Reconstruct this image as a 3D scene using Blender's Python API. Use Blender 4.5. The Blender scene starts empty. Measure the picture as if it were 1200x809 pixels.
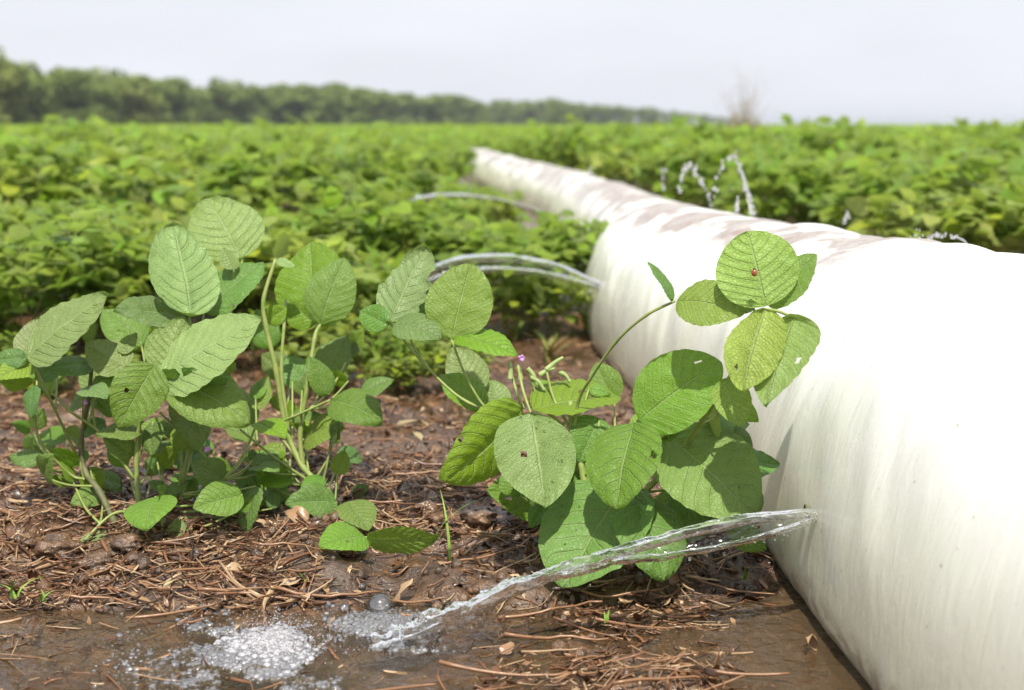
import bpy, math, random
import numpy as np
from mathutils import Matrix, Vector

random.seed(7)
RNG = np.random.default_rng(11)
sc = bpy.context.scene
COL = sc.collection

# ------------------------------------------------------------------ camera
FPX, CX0, CY0, HCAM, YH = 1667.0, 600.0, 404.5, 0.5, 146.0
PITCH = math.atan((CY0 - YH) / FPX)
CP, SP = math.cos(PITCH), math.sin(PITCH)
FWD = np.array([0, CP, -SP]); UP = np.array([0, SP, CP]); RIGHT = np.array([1.0, 0, 0])
CAM = np.array([0, 0, HCAM])


def at(px, py, d):
    """photo pixel (1200 px wide) at camera depth d -> world point"""
    return CAM + d * (FWD + RIGHT * ((px - CX0) / FPX) + UP * ((CY0 - py) / FPX))


def on_ground(px, py, z=0.0):
    r = FWD + RIGHT * ((px - CX0) / FPX) + UP * ((CY0 - py) / FPX)
    return CAM + r * ((z - HCAM) / r[2])


cam_d = bpy.data.cameras.new('camera')
cam = bpy.data.objects.new('camera', cam_d); COL.objects.link(cam)
cam.location = CAM; cam.rotation_euler = (math.pi / 2 - PITCH, 0, 0)
cam_d.sensor_width = 36; cam_d.lens = FPX * 36 / 1200
cam_d.clip_start = 0.05; cam_d.clip_end = 9000
cam_d.dof.use_dof = True; cam_d.dof.focus_distance = 1.52; cam_d.dof.aperture_fstop = 5.6
sc.camera = cam

# ------------------------------------------------------------------ helpers


def hash2(ix, iy, seed):
    h = (ix.astype(np.int64) * 374761393 + iy.astype(np.int64) * 668265263 + seed * 974634777) & 0x7fffffff
    h = ((h ^ (h >> 13)) * 1274126177) & 0x7fffffff
    return ((h ^ (h >> 16)) & 0xffff) / 65535.0


def noise(x, y, seed=0):
    x = np.asarray(x, float); y = np.asarray(y, float)
    ix, iy = np.floor(x), np.floor(y); fx, fy = x - ix, y - iy
    fx = fx * fx * fx * (fx * (fx * 6 - 15) + 10); fy = fy * fy * fy * (fy * (fy * 6 - 15) + 10)
    a, b = hash2(ix, iy, seed), hash2(ix + 1, iy, seed)
    c, d = hash2(ix, iy + 1, seed), hash2(ix + 1, iy + 1, seed)
    return (a * (1 - fx) + b * fx) * (1 - fy) + (c * (1 - fx) + d * fx) * fy - 0.5


def fbm(x, y, seed=0, oct=4, gain=.5):
    s = 0; a = 1
    for o in range(oct):
        s = s + a * noise(x * 2 ** o + 17.3 * o, y * 2 ** o - 9.1 * o, seed + o); a *= gain
    return s


def sstep(a, b, x):
    t = np.clip((x - a) / (b - a), 0, 1); return t * t * (3 - 2 * t)


def mk(name, V, faces, mats=(), uv=None, smooth=True):
    """V (n,3); faces: one int array or a list of int arrays (tris and quads)"""
    if not isinstance(faces, (list, tuple)): faces = [faces]
    faces = [np.asarray(f, np.int32) for f in faces if len(f)]
    me = bpy.data.meshes.new(name)
    V = np.asarray(V, np.float32)
    me.vertices.add(len(V)); me.vertices.foreach_set('co', V.ravel())
    loops = np.concatenate([f.ravel() for f in faces])
    sizes = np.concatenate([np.full(len(f), f.shape[1], np.int32) for f in faces])
    starts = np.concatenate([[0], np.cumsum(sizes)[:-1]]).astype(np.int32)
    me.loops.add(len(loops)); me.loops.foreach_set('vertex_index', loops)
    me.polygons.add(len(sizes)); me.polygons.foreach_set('loop_start', starts)
    me.polygons.foreach_set('loop_total', sizes)
    me.polygons.foreach_set('use_smooth', np.full(len(sizes), smooth))
    if uv is not None:
        l = me.uv_layers.new(name='UVMap')
        l.data.foreach_set('uv', np.asarray(uv, np.float32)[loops].ravel())
    me.update(calc_edges=True); me.validate()
    for m in mats: me.materials.append(m)
    return me


def O(name, me, parent=None, loc=None):
    o = bpy.data.objects.new(name, me); COL.objects.link(o)
    if loc is not None: o.location = loc
    if parent is not None: o.parent = parent
    return o


def tag(o, label=None, cat=None, group=None, kind=None):
    if label: o['label'] = label
    if cat: o['category'] = cat
    if group: o['group'] = group
    if kind: o['kind'] = kind
    return o


def E(name, loc, label, cat, group=None):
    o = bpy.data.objects.new(name, None); COL.objects.link(o)
    o.location = loc; o.empty_display_size = .05
    return tag(o, label, cat, group)


class Pile:
    """collects pieces into one mesh"""
    def __init__(s): s.V = []; s.F = {}; s.U = []; s.n = 0
    def add(s, V, faces, uv=None):
        if not isinstance(faces, (list, tuple)): faces = [faces]
        for f in faces:
            f = np.asarray(f, np.int32)
            if len(f): s.F.setdefault(f.shape[1], []).append(f + s.n)
        s.V.append(np.asarray(V, float)); s.n += len(V)
        s.U.append(np.zeros((len(V), 2)) if uv is None else np.asarray(uv, float))
    def mesh(s, name, mats, smooth=True):
        return mk(name, np.concatenate(s.V), [np.concatenate(f) for f in s.F.values()], mats, np.concatenate(s.U), smooth)


def smooth_path(P, n):
    P = np.asarray(P, float)
    if len(P) < 3:
        t = np.linspace(0, 1, n)[:, None]; return P[0] * (1 - t) + P[-1] * t
    Q = np.vstack([2 * P[0] - P[1], P, 2 * P[-1] - P[-2]])
    out = []
    for u in np.linspace(0, len(P) - 1 - 1e-9, n):
        i = int(u); t = u - i
        a, b, c, d = Q[i], Q[i + 1], Q[i + 2], Q[i + 3]
        out.append(.5 * (2 * b + (c - a) * t + (2 * a - 5 * b + 4 * c - d) * t * t + (3 * b - a - 3 * c + d) * t ** 3))
    return np.array(out)


def tube(path, rad, k=8, cap=True):
    P = np.asarray(path, float); n = len(P)
    rad = np.broadcast_to(np.asarray(rad, float), (n,)) if np.ndim(rad) < 2 else rad
    T = np.gradient(P, axis=0); T /= np.linalg.norm(T, axis=1)[:, None] + 1e-12
    ref = np.array([0, 0, 1.0]) if abs(T[:, 2]).mean() < .8 else np.array([1.0, 0, 0])
    A = np.cross(T, ref); A /= np.linalg.norm(A, axis=1)[:, None] + 1e-12
    B = np.cross(T, A)
    th = np.linspace(0, 2 * np.pi, k, endpoint=False)
    R = rad[:, None] if np.ndim(rad) == 1 else rad
    V = P[:, None] + (A[:, None] * np.cos(th)[None, :, None] + B[:, None] * np.sin(th)[None, :, None]) * R[:, :, None]
    V = V.reshape(-1, 3)
    i = np.arange(n - 1)[:, None] * k; j = np.arange(k)[None]; j2 = (j + 1) % k
    F = np.stack([i + j, i + k + j, i + k + j2, i + j2], -1).reshape(-1, 4)
    U = np.stack([np.repeat(np.linspace(0, 1, n), k), np.tile(np.linspace(0, 1, k), n)], 1)
    if cap:
        V = np.vstack([V, P[0] , P[-1]]); U = np.vstack([U, [[0, 0], [1, 0]]])
        jj = np.arange(k); a = np.full(k, n * k)
        t1 = np.stack([a, jj, (jj + 1) % k], 1); t2 = np.stack([a + 1, (n - 1) * k + (jj + 1) % k, (n - 1) * k + jj], 1)
        return V, [F, np.vstack([t1, t2])], U
    return V, [F], U


_ico = {}


def ico(sub):
    if sub not in _ico:
        import bmesh
        bm = bmesh.new(); bmesh.ops.create_icosphere(bm, subdivisions=sub, radius=1)
        bm.verts.ensure_lookup_table()
        V = np.array([v.co[:] for v in bm.verts]); F = np.array([[v.index for v in f.verts] for f in bm.faces]); bm.free()
        _ico[sub] = (V, F)
    return _ico[sub]


# ------------------------------------------------------------------ materials


class NT:
    def __init__(s, name):
        s.m = bpy.data.materials.new(name); s.m.use_nodes = True
        s.t = s.m.node_tree; s.t.nodes.clear()
        s.out = s.n('ShaderNodeOutputMaterial')
    def n(s, typ, **kw):
        nd = s.t.nodes.new(typ)
        for k, v in kw.items():
            if k.startswith('i_'):
                key = k[2:]; key = int(key) if key.isdigit() else key.replace('_', ' ')
                s.set(nd.inputs[key], v)
            else: setattr(nd, k, v)
        return nd
    def set(s, inp, v):
        if isinstance(v, bpy.types.NodeSocket): s.t.links.new(v, inp)
        elif isinstance(v, bpy.types.Node): s.t.links.new(v.outputs[0], inp)
        else: inp.default_value = v
    def math(s, op, a, b=0.0, c=0.0, clamp=False):
        nd = s.n('ShaderNodeMath', operation=op, use_clamp=clamp)
        s.set(nd.inputs[0], a); s.set(nd.inputs[1], b); s.set(nd.inputs[2], c)
        return nd.outputs[0]
    def mix(s, f, a, b, mode='MIX'):
        nd = s.n('ShaderNodeMix', data_type='RGBA', blend_type=mode)
        s.set(nd.inputs[0], f)
        for i, v in ((6, a), (7, b)):
            s.set(nd.inputs[i], (*v, 1) if isinstance(v, tuple) and len(v) == 3 else v)
        return nd.outputs[2]
    def noise(s, scale, detail=3, vec=None, rough=.5, dist=0.0):
        nd = s.n('ShaderNodeTexNoise'); nd.inputs['Scale'].default_value = scale
        nd.inputs['Detail'].default_value = detail; nd.inputs['Roughness'].default_value = rough
        nd.inputs['Distortion'].default_value = dist
        if vec is not None: s.set(nd.inputs['Vector'], vec)
        return nd.outputs[0]
    def ramp(s, f, stops):
        nd = s.n('ShaderNodeValToRGB'); s.set(nd.inputs[0], f)
        el = nd.color_ramp.elements
        while len(el) < len(stops): el.new(.5)
        for e, (p, c) in zip(el, stops):
            e.position = p; e.color = (*c, 1) if len(c) == 3 else c
        return nd.outputs[0]
    def step(s, f, a, b):
        nd = s.n('ShaderNodeMapRange', interpolation_type='SMOOTHSTEP'); nd.clamp = True
        s.set(nd.inputs[0], f); s.set(nd.inputs[1], a); s.set(nd.inputs[2], b)
        return nd.outputs[0]
    def map(s, vec, scale=(1, 1, 1), rot=(0, 0, 0)):
        nd = s.n('ShaderNodeMapping'); s.set(nd.inputs[0], vec); nd.inputs['Scale'].default_value = scale
        nd.inputs['Rotation'].default_value = rot
        return nd.outputs[0]
    def bump(s, h, strength, dist, normal=None):
        nd = s.n('ShaderNodeBump'); s.set(nd.inputs['Height'], h)
        nd.inputs['Strength'].default_value = strength; nd.inputs['Distance'].default_value = dist
        if normal is not None: s.set(nd.inputs['Normal'], normal)
        return nd.outputs[0]
    def pbr(s, **kw):
        nd = s.n('ShaderNodeBsdfPrincipled')
        for k, v in kw.items():
            key = {'base': 'Base Color', 'rough': 'Roughness', 'spec': 'Specular IOR Level', 'normal': 'Normal', 'trans': 'Transmission Weight',
                   'ior': 'IOR', 'sss': 'Subsurface Weight', 'coat': 'Coat Weight', 'coatr': 'Coat Roughness', 'sheen': 'Sheen Weight'}[k]
            if key == 'Base Color' and isinstance(v, tuple) and len(v) == 3: v = (*v, 1)
            s.set(nd.inputs[key], v)
        return nd
    def done(s, shader):
        s.set(s.out.inputs[0], shader); return s.m


def leaf_material(name, up, under, trans, var=.35, island=False, gloss=.42):
    t = NT(name)
    uv = t.n('ShaderNodeUVMap').outputs[0]
    sx = t.n('ShaderNodeSeparateXYZ', i_0=uv)
    u, v = sx.outputs[0], sx.outputs[1]
    s = t.math('ABSOLUTE', t.math('MULTIPLY_ADD', v, 2.0, -1.0))
    mid = t.math('SUBTRACT', 1.0, t.step(s, .012, .045))
    p = t.math('MULTIPLY', t.math('SUBTRACT', u, t.math('MULTIPLY', t.math('POWER', s, 1.15), .26)), 8.5)
    p = t.math('ADD', p, t.math('MULTIPLY', t.noise(30, 1, t.n('ShaderNodeTexCoord').outputs['Object']), .5))
    pf = t.math('ABSOLUTE', t.math('SUBTRACT', t.math('FRACT', t.math('ADD', p, .5)), .5))
    lat = t.math('SUBTRACT', 1.0, t.step(pf, .015, .085))
    lat = t.math('MULTIPLY', lat, t.math('SUBTRACT', 1.0, t.math('MULTIPLY', s, .35)))
    vein = t.math('MAXIMUM', mid, t.math('MULTIPLY', lat, .8))
    oc = t.n('ShaderNodeTexCoord').outputs['Object']
    geo = t.n('ShaderNodeNewGeometry')
    rnd = geo.outputs['Random Per Island'] if island else t.n('ShaderNodeObjectInfo').outputs['Random']
    blotch = t.noise(38, 4, oc)
    vor = t.n('ShaderNodeTexVoronoi', feature='DISTANCE_TO_EDGE'); vor.inputs['Scale'].default_value = 260
    t.set(vor.inputs['Vector'], oc)
    net = t.math('SUBTRACT', 1.0, t.step(vor.outputs[0], 0.02, .16))
    back = geo.outputs['Backfacing']
    base = t.mix(back, up, under)
    hv = t.n('ShaderNodeHueSaturation'); t.set(hv.inputs['Color'], base)
    t.set(hv.inputs['Hue'], t.math('MULTIPLY_ADD', rnd, .04, .478))
    t.set(hv.inputs['Value'], t.math('MULTIPLY_ADD', t.math('FRACT', t.math('MULTIPLY', rnd, 7.31)), var * 2, 1 - var))
    t.set(hv.inputs['Saturation'], t.math('MULTIPLY_ADD', t.math('FRACT', t.math('MULTIPLY', rnd, 3.77)), .25, .87))
    c = t.mix(t.math('MULTIPLY', t.step(blotch, .4, .75), .35), hv.outputs[0], t.mix(.5, hv.outputs[0], (.16, .24, .03)))
    c = t.mix(t.math('MULTIPLY', net, .2), c, (.24, .36, .12))
    c = t.mix(t.math('MULTIPLY', vein, t.math('MULTIPLY_ADD', back, .12, .50)), c, (.34, .46, .18))
    if not island:
        sp = t.noise(300, 1, oc)
        c = t.mix(t.math('MULTIPLY', t.step(sp, .755, .79), .75), c, (.45, .45, .3))
        br = t.noise(55, 3, t.n('ShaderNodeVectorMath', operation='ADD', i_0=oc, i_1=rnd).outputs[0])
        c = t.mix(t.math('MULTIPLY', t.step(br, .72, .76), .6), c, (.10, .07, .03))
    h = t.math('MULTIPLY_ADD', vein, t.math('MULTIPLY_ADD', back, 2.2, -1.2), t.math('MULTIPLY', t.math('SUBTRACT', 1.0, net), .35))
    h = t.math('MULTIPLY_ADD', t.noise(900, 2, oc), .35, h)
    nrm = t.bump(h, .9, .0013)
    b = t.pbr(base=c, rough=t.math('MULTIPLY_ADD', blotch, .25, gloss - .1), spec=.5, normal=nrm, sheen=.03)
    tr = t.n('ShaderNodeBsdfTranslucent')
    t.set(tr.inputs[0], t.mix(.6, c, (.28, .42, .03))); t.set(tr.inputs['Normal'], nrm)
    mx = t.n('ShaderNodeMixShader', i_0=trans); t.set(mx.inputs[1], b.outputs[0]); t.set(mx.inputs[2], tr.outputs[0])
    return t.done(mx)


LEAF_UP = (.062, .175, .022)
M_LEAF = [leaf_material('leaf_blue_green', (.098, .215, .042), (.230, .325, .105), .32, .22),
          leaf_material('leaf_green', (.120, .245, .020), (.25, .345, .085), .36, .20),
          leaf_material('leaf_young_green', (.175, .325, .016), (.265, .37, .075), .40, .18)]
M_FIELD = leaf_material('field_leaf', (.265, .43, .030), (.40, .50, .13), .55, .34, True, .31)
M_FIELD_Y = leaf_material('yellowing_leaf', (.36, .46, .045), (.43, .50, .13), .44, .3, True)


def simple_noise_mat(name, c1, c2, scale, rough=.6, bumpd=.001, spec=.4, island=False):
    t = NT(name); oc = t.n('ShaderNodeTexCoord').outputs['Object']
    n = t.noise(scale, 5, oc)
    f = t.step(n, .3, .7)
    if island:
        f = t.math('FRACT', t.math('ADD', t.math('MULTIPLY', f, .45), t.n('ShaderNodeNewGeometry').outputs['Random Per Island']))
    b = t.pbr(base=t.mix(f, c1, c2), rough=rough, spec=spec, normal=t.bump(n, .6, bumpd))
    return t.done(b)


M_STEM = simple_noise_mat('green_stem', (.17, .24, .055), (.26, .30, .09), 90, .5, .0006)
M_STEM_D = simple_noise_mat('old_stem', (.085, .10, .04), (.15, .14, .07), 90, .6, .0008)
M_POD = simple_noise_mat('hairy_pod', (.24, .32, .11), (.33, .40, .17), 200, .7, .0005)
M_FLOWER = simple_noise_mat('purple_petal', (.40, .16, .42), (.55, .30, .55), 300, .5, .0002)
M_BARK = simple_noise_mat('tree_bark', (.06, .045, .035), (.11, .09, .07), 3, .9, .02)
M_DRY = simple_noise_mat('dry_weed', (.25, .20, .11), (.38, .33, .20), 6, .8, .003)


def straw_mat():
    t = NT('wet_straw'); geo = t.n('ShaderNodeNewGeometry'); oc = t.n('ShaderNodeTexCoord').outputs['Object']
    r = geo.outputs['Random Per Island']
    c = t.ramp(r, [(0, (.030, .017, .011)), (.25, (.105, .046, .020)), (.5, (.225, .10, .044)), (.78, (.34, .21, .11)), (1, (.52, .38, .23))])
    n = t.noise(160, 3, oc)
    c = t.mix(t.math('MULTIPLY', n, .5), c, (.05, .028, .018))
    return t.done(t.pbr(base=c, rough=t.math('MULTIPLY_ADD', n, .5, .12), spec=.5, normal=t.bump(n, .5, .0008)))


M_STRAW = straw_mat()


def mud_mat(name='mud', island=False):
    t = NT(name); oc = t.n('ShaderNodeTexCoord').outputs['Object']
    pos = t.n('ShaderNodeNewGeometry').outputs['Position']
    a = t.noise(9, 6, pos, .6); b = t.noise(55, 5, pos, .65); d = t.noise(2.2, 3, pos)
    c = t.ramp(b, [(.25, (.018, .011, .008)), (.43, (.060, .032, .016)), (.58, (.140, .074, .036)), (.8, (.26, .155, .085))])
    c = t.mix(t.math('MULTIPLY', t.step(a, .42, .62), .6), c, (.033, .022, .017))
    c = t.mix(t.math('MULTIPLY', t.step(d, .45, .65), .35), c, (.15, .085, .045))
    h = t.math('MULTIPLY_ADD', b, .6, t.math('MULTIPLY', t.noise(210, 4, pos, .6), .4))
    wet = t.step(a, .35, .6)
    n = t.bump(h, .8, .008)
    return t.done(t.pbr(base=c, rough=t.math('MULTIPLY_ADD', wet, .32, .09), spec=.7, normal=n))


M_MUD = mud_mat()


def pipe_mat():
    t = NT('milky_polythene')
    uv = t.n('ShaderNodeUVMap').outputs[0]                  # x: round the tube 0..1 (0 left, .25 top), y: metres along
    sx = t.n('ShaderNodeSeparateXYZ', i_0=uv); u, v = sx.outputs[0], sx.outputs[1]
    pos = t.n('ShaderNodeNewGeometry').outputs['Position']
    z = t.n('ShaderNodeSeparateXYZ', i_0=pos).outputs[2]
    sc_ = t.noise(1, 3, t.map(uv, (9, 3.2, 1)))
    c = t.mix(t.math('MULTIPLY', t.step(sc_, .35, .7), .5), (.76, .765, .745), (.71, .72, .66))
    # yellow algae tint low down, bands that ran down the side
    band = t.noise(1, 4, t.map(uv, (2.0, 11, 1)))
    low = t.math('SUBTRACT', 1.0, t.step(z, .02, .27))
    c = t.mix(t.math('MULTIPLY', low, t.math('MULTIPLY_ADD', band, .7, .30)), c, (.76, .74, .50))
    c = t.mix(t.math('MULTIPLY', t.step(band, .58, .70), .32), c, (.75, .745, .55))
    # dried mud on the crown of the pipe: patches across the top, further back
    w = t.noise(2.2, 2, uv)
    st = t.noise(1, 4, t.map(t.n('ShaderNodeVectorMath', operation='ADD', i_0=uv, i_1=t.n('ShaderNodeCombineXYZ', i_0=t.math('MULTIPLY', w, .3), i_1=t.math('MULTIPLY', u, .9))).outputs[0], (6.5, 3.4, 1)), .58)
    top = t.math('MULTIPLY', t.step(t.math('MULTIPLY_ADD', w, .10, u), .19, .225), t.math('SUBTRACT', 1.0, t.step(u, .36, .42)))
    along = t.step(t.math('MULTIPLY_ADD', w, .5, v), 1.85, 2.05)
    stain = t.math('MULTIPLY', t.math('MULTIPLY', t.step(st, .455, .525), top), along)
    far = t.math('MULTIPLY', t.step(v, 3.2, 4.6), t.math('MULTIPLY', t.step(t.noise(1, 3, t.map(uv, (1.6, 3.0, 1))), .42, .58), t.math('MULTIPLY', t.step(u, .07, .14), .8)))
    stain = t.math('MAXIMUM', stain, far)
    fine = t.noise(1, 5, t.map(uv, (40, 30, 1)), .7)
    stain = t.math('MULTIPLY', stain, t.math('MULTIPLY_ADD', fine, 1.5, .1), clamp=True)
    c = t.mix(t.math('MULTIPLY', stain, .9), c, t.mix(fine, (.10, .066, .048), (.25, .165, .115)))
    # mud splash at the foot, specks, scratches
    foot = t.math('MULTIPLY', t.math('SUBTRACT', 1.0, t.step(z, .012, .05)), t.step(fine, .36, .62))
    c = t.mix(t.math('MULTIPLY', foot, .75), c, (.17, .11, .07))
    sp = t.noise(130, 2, pos)
    c = t.mix(t.math('MULTIPLY', t.step(sp, .735, .765), .8), c, (.16, .12, .09))
    rotv = t.map(uv, (16, 150, 1), (0, 0, .35))
    scr = t.noise(1, 3, rotv, .6)
    scr_m = t.math('MULTIPLY', t.step(scr, .61, .68), t.step(t.noise(1, 2, t.map(uv, (5, 3.4, 1))), .5, .62))
    c = t.mix(t.math('MULTIPLY', scr_m, .17), c, (.30, .27, .23))
    crease = t.noise(1, 5, t.map(uv, (22, 42, 1), (0, 0, .5)), .62, .8)
    h = t.math('ADD', t.math('MULTIPLY', crease, .8), t.math('MULTIPLY', t.noise(1, 4, t.map(uv, (9, 60, 1)), .6), .07))
    nrm = t.bump(h, .26, .006)
    b = t.pbr(base=c, rough=t.math('MULTIPLY_ADD', fine, .2, .18), spec=.5, normal=nrm)
    tr = t.n('ShaderNodeBsdfTranslucent'); t.set(tr.inputs[0], c)
    mx = t.n('ShaderNodeMixShader', i_0=.42); t.set(mx.inputs[1], b.outputs[0]); t.set(mx.inputs[2], tr.outputs[0])
    b.inputs['Subsurface Weight'].default_value = .0
    b.inputs['Subsurface Radius'].default_value = (.06, .06, .045)
    b.inputs['Subsurface Scale'].default_value = 1.0
    return t.done(b)


M_PIPE = pipe_mat()


def water_surface_mat():
    t = NT('muddy_water'); pos = t.n('ShaderNodeNewGeometry').outputs['Position']
    h = t.math('ADD', t.noise(38, 3, t.map(pos, (1, 1.25, 1)), .5, .9), t.math('MULTIPLY', t.noise(120, 2, pos), .3))
    n = t.bump(h, .36, .012)
    fr = t.n('ShaderNodeFresnel', i_IOR=1.42); t.set(fr.inputs['Normal'], n)
    gl = t.n('ShaderNodeBsdfGlossy'); gl.inputs['Roughness'].default_value = .03; t.set(gl.inputs['Normal'], n)
    tr = t.n('ShaderNodeBsdfTransparent'); tr.inputs[0].default_value = (.86, .80, .70, 1)
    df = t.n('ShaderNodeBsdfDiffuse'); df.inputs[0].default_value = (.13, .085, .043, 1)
    silt_shade_lift = t.n('ShaderNodeMixShader'); t.set(silt_shade_lift.inputs[0], t.math('MULTIPLY_ADD', t.noise(6, 4, pos), .30, t.math('MULTIPLY_ADD', t.step(t.n('ShaderNodeSeparateXYZ', i_0=pos).outputs[0], .10, .26), .20, .06), clamp=True))  # silt everywhere; extra share by the pipe is painted in against the pool's shade
    t.set(silt_shade_lift.inputs[1], tr.outputs[0]); t.set(silt_shade_lift.inputs[2], df.outputs[0])
    mx = t.n('ShaderNodeMixShader'); t.set(mx.inputs[0], fr.outputs[0]); t.set(mx.inputs[1], silt_shade_lift.outputs[0]); t.set(mx.inputs[2], gl.outputs[0])
    return t.done(mx)


def glass_water_mat():
    t = NT('clear_water'); pos = t.n('ShaderNodeNewGeometry').outputs['Position']
    n = t.bump(t.noise(170, 3, t.map(pos, (.4, 1, 1)), .6), .6, .004)
    g = t.n('ShaderNodeBsdfGlass'); g.inputs['IOR'].default_value = 1.33; g.inputs['Roughness'].default_value = .015
    t.set(g.inputs['Normal'], n)
    d = t.n('ShaderNodeBsdfTranslucent'); d.inputs[0].default_value = (.85, .87, .9, 1)
    d2 = t.n('ShaderNodeBsdfDiffuse'); d2.inputs[0].default_value = (.85, .87, .9, 1)
    a = t.n('ShaderNodeMixShader', i_0=.5); t.set(a.inputs[1], d.outputs[0]); t.set(a.inputs[2], d2.outputs[0])
    air = t.math('MULTIPLY', t.step(t.noise(90, 3, t.map(pos, (.35, 1.4, 1.4)), .6), .52, .72), .34)
    m = t.n('ShaderNodeMixShader'); t.set(m.inputs[0], air); t.set(m.inputs[1], g.outputs[0]); t.set(m.inputs[2], a.outputs[0])
    return t.done(m)


def sheet_mat():
    t = NT('thin_water_sheet'); pos = t.n('ShaderNodeNewGeometry').outputs['Position']
    n = t.bump(t.noise(70, 3, t.map(pos, (.5, 1, 1.2)), .55), .35, .006)
    fr = t.n('ShaderNodeFresnel', i_IOR=1.33); t.set(fr.inputs['Normal'], n)
    gl = t.n('ShaderNodeBsdfGlossy'); gl.inputs['Roughness'].default_value = .05; t.set(gl.inputs['Normal'], n)
    tr = t.n('ShaderNodeBsdfTransparent'); tr.inputs[0].default_value = (.96, .98, .96, 1)
    mx = t.n('ShaderNodeMixShader'); t.set(mx.inputs[0], t.math('MULTIPLY_ADD', fr.outputs[0], 1.2, .03, clamp=True)); t.set(mx.inputs[1], tr.outputs[0]); t.set(mx.inputs[2], gl.outputs[0])
    return t.done(mx)


def film_mat(name, white):
    t = NT(name)
    fr = t.n('ShaderNodeFresnel', i_IOR=1.5)
    gl = t.n('ShaderNodeBsdfGlossy'); gl.inputs['Roughness'].default_value = .06
    tr = t.n('ShaderNodeBsdfTransparent')
    df = t.n('ShaderNodeBsdfDiffuse'); df.inputs[0].default_value = (.84, .82, .88, 1)
    m1 = t.n('ShaderNodeMixShader', i_0=white); t.set(m1.inputs[1], tr.outputs[0]); t.set(m1.inputs[2], df.outputs[0])
    m2 = t.n('ShaderNodeMixShader'); t.set(m2.inputs[0], t.math('MULTIPLY_ADD', fr.outputs[0], .9, .20, clamp=True))
    t.set(m2.inputs[1], m1.outputs[0]); t.set(m2.inputs[2], gl.outputs[0])
    return t.done(m2)


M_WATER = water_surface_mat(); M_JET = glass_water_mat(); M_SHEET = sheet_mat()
M_FOAM = film_mat('foam_bubbles', .06); M_BUBBLE = film_mat('soapy_film', .03); M_FROTH = film_mat('white_froth', .38)

# ------------------------------------------------------------------ the pipe's course (shared)
PK = np.array([[-2, .62, .215, .363], [.6, .608, .218, .363], [1.2, .532, .229, .369], [1.63, .514, .226, .363], [1.95, .507, .215, .351], [2.3, .466, .209, .340], [2.8, .406, .209, .328],
               [3.5, .378, .210, .312], [4.35, .414, .188, .287], [6., .405, .176, .268], [8., .290, .172, .265], [10., .038, .180, .265], [14., -.30, .185, .27], [16, -.7, .18, .26], [22, -4, .18, .25]])
_py = np.linspace(-2, 22, 1201)
_pk = np.stack([np.interp(_py, PK[:, 0], PK[:, i]) for i in (1, 2, 3)], 1)
for _ in range(3):
    _p = np.pad(_pk, ((9, 9), (0, 0)), mode='edge'); _pk = np.stack([np.convolve(_p[:, i], np.ones(19) / 19, 'valid') for i in range(3)], 1)


def pipe_at(y): return [np.interp(y, _py, _pk[:, i]) for i in range(3)]


def pipe_left(y, z):
    c, a, h = pipe_at(y); h = h + .045; z = z + .045; q = np.clip((z - .27 * h) / np.where(z < .27 * h, .27 * h, .73 * h), -1, 1)
    return c - a * (1 - abs(q) ** 3) ** (1 / 3)


# ------------------------------------------------------------------ ground


def ground_h(x, y):
    x = np.asarray(x, float); y = np.asarray(y, float)
    prof = np.interp(y, [-5, 1.0, 1.30, 1.41, 1.50, 1.60, 1.75, 1.92, 2.1, 2.35, 3.1, 3.5, 3.9, 4.4, 5.2, 6], [-.010, -.010, -.009, -.003, .012, .026, .034, .030, .010, .000, -.003, .014, .03, .008, .02, .01])
    yw = y + .16 * fbm(x * 2.3, y * .7 + 3, 41, 3)
    prof = .35 * prof + .65 * np.interp(yw, [-5, 1.0, 1.30, 1.41, 1.50, 1.60, 1.75, 1.92, 2.1, 2.35, 3.1, 3.5, 3.9, 4.4, 5.2, 6], [-.010, -.010, -.009, -.003, .012, .026, .034, .030, .010, .000, -.003, .014, .03, .008, .02, .01])
    near = 1 - sstep(6, 12, y)
    amp = np.interp(y, [1.2, 1.5, 1.7, 2.2, 3], [.010, .016, .026, .022, .022])
    b = fbm(x * 9, y * 9, 3, 5, .55)
    clod = np.maximum(0, fbm(x * 17, y * 17, 23, 3, .5)) ** 1.3 * .035
    h = prof + amp * b + clod * near * np.interp(y, [1.3, 1.5], [.25, 1]) + .006 * fbm(x * 45, y * 45, 31, 3, .6) * near
    # heap of wet trash beside the pipe foot, clump in the very front, shallow pool along the pipe
    def hump(px, py, sx, sy, a):
        g = on_ground(px, py); return a * np.exp(-((x - g[0]) / sx) ** 2 - ((y - g[1]) / sy) ** 2)
    h = h + hump(790, 690, .13, .05, .022) + hump(770, 800, .07, .035, .020) + hump(70, 640, .10, .05, .022) + hump(600, 765, .10, .03, .010)
    h = h - hump(330, 765, .12, .05, .010) - hump(60, 735, .10, .05, .012) - hump(190, 548, .14, .10, .030) - hump(60, 560, .08, .07, .018)
    h = h - .019 * (1 - sstep(1.34, 1.47, y + .05 * fbm(x * 6, y * 6, 88, 2))) * (1 - sstep(-.12, .02, x))
    d = pipe_left(np.clip(y, 0, 20), .03) - x
    pool = (1 - sstep(1.46, 1.62, y)) * np.exp(-(np.maximum(d, 0) / .13) ** 2)
    h = h * (1 - .8 * pool) - .016 * pool
    return h


def graded(lo, a, b, hi, d0, g):
    mid = np.arange(a, b, d0); up = []; s = d0; v = mid[-1]
    while v < hi: s *= g; v += s; up.append(min(v, hi))
    dn = []; s = d0; v = a
    while v > lo: s *= g; v -= s; dn.append(max(v, lo))
    return np.concatenate([dn[::-1], mid, up])


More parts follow.
